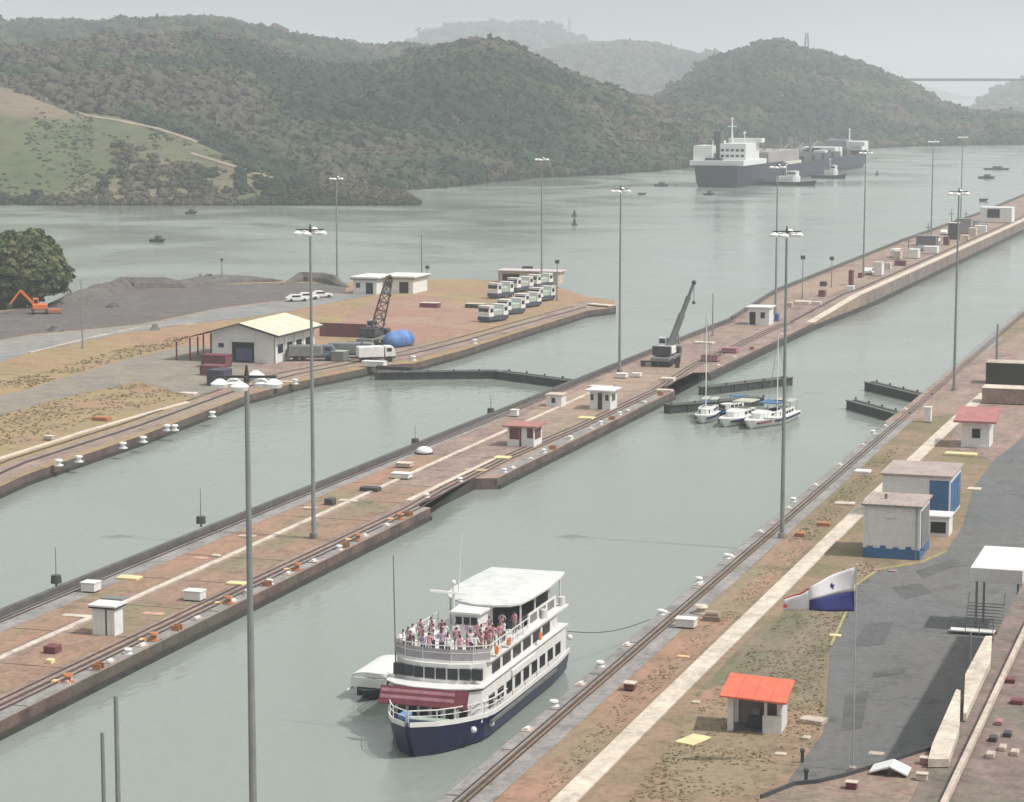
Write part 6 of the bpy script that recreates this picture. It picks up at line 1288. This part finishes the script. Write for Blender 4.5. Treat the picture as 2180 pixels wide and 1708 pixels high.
# ---- approach wall clutter -----------------------------------------
def px_box(name, label, cat, x, y, wpx, hm, dm, mt, lid=None): return box_item(name, label, cat, x, y, wpx, hm, dm, mt, z=ZR, lid=lid)
for a in [
 ("white_hut", "small white hut on the approach wall beside the right short lamp post", "hut", 1860, 588, 18, 3.0, 3, WHITE2, CREAM),
 ("dark_cabinet", "dark upright cabinet in the middle of the approach wall", "cabinet", 1806, 608, 9, 3.2, 2, REDM, None),
 ("pale_block", "pale block at the foot of the dark upright cabinet", "block", 1800, 618, 18, .9, 1.6, WHITE, None),
 ("white_tank", "bright white tank on the approach wall near the pair of masts", "tank", 1933, 551, 22, 2.2, 4, WHITE, WHITE),
 ("pale_cover", "pale cover on the approach wall left of the bright white tank", "cover", 1902, 553, 15, 2.0, 3, CONC_L, CREAM),
 ("dark_crate", "dark crate beside the track on the approach wall", "crate", 1904, 566, 24, 1.2, 2, REDM, None),
 ("white_plank_stack", "pale plank stack near the gatehouse on the approach wall", "stack", 1690, 648, 34, .6, 3, CREAM, None),
 ("dark_cabinet", "squat dark cabinet right of the gatehouse on the approach wall", "cabinet", 1742, 632, 14, 1.3, 2, REDM, None),
 ("grey_shed", "low grey shed on the approach wall below the left mast of the pair", "shed", 1950, 524, 44, 2.6, 5, M("shed_grey", (.16, .15, .16)), GREY),
 ("white_container", "white container beside the low grey shed on the approach wall", "container", 1966, 541, 30, 1.8, 4, WHITE2, WHITE),
 ("machine_block", "stacked mauve machine block near the right edge on the approach wall", "machine", 2034, 498, 34, 4.2, 5, M("mauve_machine", (.30, .26, .29)), GREY),
 ("machine_block", "dark machine with white top left of the mauve block", "machine", 2018, 510, 24, 4.5, 3, DGREY, WHITE),
 ("white_building", "white building with a dark window at the right edge on the approach wall", "building", 2086, 474, 70, 4.6, 8, WHITE2, WHITE),
 ("pale_crate", "pale crate before the mauve machine block", "crate", 2062, 502, 16, 2.2, 3, CONC_L, None),
 ("white_crate", "white crate between the mauve block and the white building", "crate", 2074, 494, 26, 1.8, 3, WHITE, None),
 ("blue_drum", "blue drum at the foot of the gatehouse on the approach wall", "drum", 1648, 684, 9, 1.4, 1.2, BLUE, None),
 ("pale_crate", "pale crate by the far parapet right of the gatehouse", "crate", 1672, 655, 14, 1.0, 1.6, CONC_L, None),
 ("dark_crate", "dark crate between the two short lamp posts on the approach wall", "crate", 1745, 610, 14, 1.0, 1.6, DGREY, None),
 ("cream_crate", "cream crate at the coping band below the left short lamp post", "crate", 1728, 650, 20, .7, 1.6, CREAM, None),
 ("dark_crate", "low dark crate left of the bow mast on the approach wall", "crate", 1826, 592, 10, 1.1, 1.6, REDM, None),
 ("cream_crate", "cream crate right of the small white hut on the approach wall", "crate", 1884, 574, 12, 1.6, 2, CREAM, None),
 ("grey_crate", "grey crate before the low grey shed", "crate", 1944, 540, 14, 1.5, 2, GREY, None),
 ("red_crate", "maroon crate right of the low grey shed", "crate", 2008, 522, 12, 2.2, 2, REDM, None),
 ("cream_crate", "cream crate by the track below the mauve machine block", "crate", 2046, 512, 16, 1.4, 2, CREAM, None),
 ("dark_crate", "dark crate under the white building's left corner", "crate", 2088, 492, 14, 1.8, 2, DGREY, None),
]: px_box(*a)
for (x, y, van, mt, lab) in [(1908, 548, True, WHITE, "white van at the left end of the vehicles on the approach wall"), (1962, 534, False, GREY, "grey car before the low grey shed on the approach wall"), (1990, 518, True, WHITE2, "pale van between the low grey shed and the mauve machine block"), (2012, 500, False, WHITE, "white car by the far parapet left of the mauve machine block"), (2072, 484, True, GREY, "grey van left of the white building on the approach wall"), (1850, 584, False, WHITE, "white car near the bow mast on the approach wall")]:
    car("parked_van" if van else "parked_car", lab, "van" if van else "car", PW(x, y), -.1, 5.2 if van else 4.4, 1.9, 2.2 if van else 1.5, mt, van=van)
for (x, y, h_) in [(1934, 541, 4), (1975, 523, 6), (2025, 497, 7), (2056, 484, 5)]:
    q = PW(x, y); t = thing("equipment_mast", "thin equipment mast at photo-right part of the approach wall", "mast", q, 0); MB().cyl((0, 0, 0), (0, 0, h_), .12, .08, 6).build("pole", DGREY, t); MB().bar((-.8, 0, h_*.8), (.8, 0, h_*.8), .15).build("crossarm", DGREY, t)
    t["label"] = {1934: "thin equipment mast left of the low grey shed", 1975: "thin equipment mast behind the low grey shed", 2025: "tallest thin equipment mast by the mauve machine block", 2056: "thin equipment mast between the mauve block and the white building"}[x]
tw = bpy.data.objects.get("white_building")
MB().box(2.2, 6.0, -.2, -.002, 1.6, 4.2).build("window", GLASS, tw)
# bridge far down the channel
BD = 3050; t = thing("road_bridge", "thin grey bridge deck far off above the channel at the top right", "bridge", (0, 0, 0))
a = AZ(1880, BD+60, 170); b = AZ(2420, BD, 171)
MB().bar(a, b, 9, 3.4).build("deck", M("bridge_steel", (.06, .065, .065)), t)
for x in (2190, 2320): q = AZ(x, BD, 170); MB().box(q.x-3, q.x+3, q.y-2, q.y+2, WZ-3, q.z-1.8).build("pier", MATS["bridge_steel"], t)
def lattice(label, x, yb, yt, D, w):
    q = AZ(x, D, yb); q2 = AZ(x, D, yt); t = thing("lattice_mast", label, "mast", (q.x, q.y, q.z-10)); h = q2.z-q.z+10; mb = MB()
    for k in range(4):
        a = [(-1, -1), (1, -1), (1, 1), (-1, 1)][k]; mb.bar((a[0]*w, a[1]*w, 0), (a[0]*w*.3, a[1]*w*.3, h), w*.22)
    for k in range(8):
        f = lambda s: w*(1-.7*s)
        mb.bar((-f(k/8), -f(k/8), h*k/8), (f((k+1)/8), -f((k+1)/8), h*(k+1)/8), w*.15)
    mb.build("frame", GREY, t)
lattice("tall grey lattice mast on the hill right of its summit", 1716, 118, 72, 2380, 3.0)
lattice("faint lattice mast on the shoulder of the distant mountain", 1212, 82, 38, 5900, 4.2)

# ================================================================== HAZE
hz = MB().box(-7000, 7500, -180, 15000, WZ-2.3-8, 245).build("haze", None)
hz["kind"] = "stuff"; hm = bpy.data.materials.new("haze"); hm.use_nodes = True; tt = hm.node_tree; tt.nodes.clear()
ou = tt.nodes.new("ShaderNodeOutputMaterial"); pvn = tt.nodes.new("ShaderNodeVolumePrincipled"); pvn.inputs["Color"].default_value = (.89, .945, 1.0, 1); pvn.inputs["Density"].default_value = HAZE; pvn.inputs["Anisotropy"].default_value = .2
lk(tt, pvn.outputs[0], ou.inputs["Volume"]); hz.data.materials.clear(); hz.data.materials.append(hm)
for o in scene.objects:
    if o.type == 'MESH' and o.parent is None and o.get("kind") is None and o.get("category") is None: print("UNTAGGED", o.name)
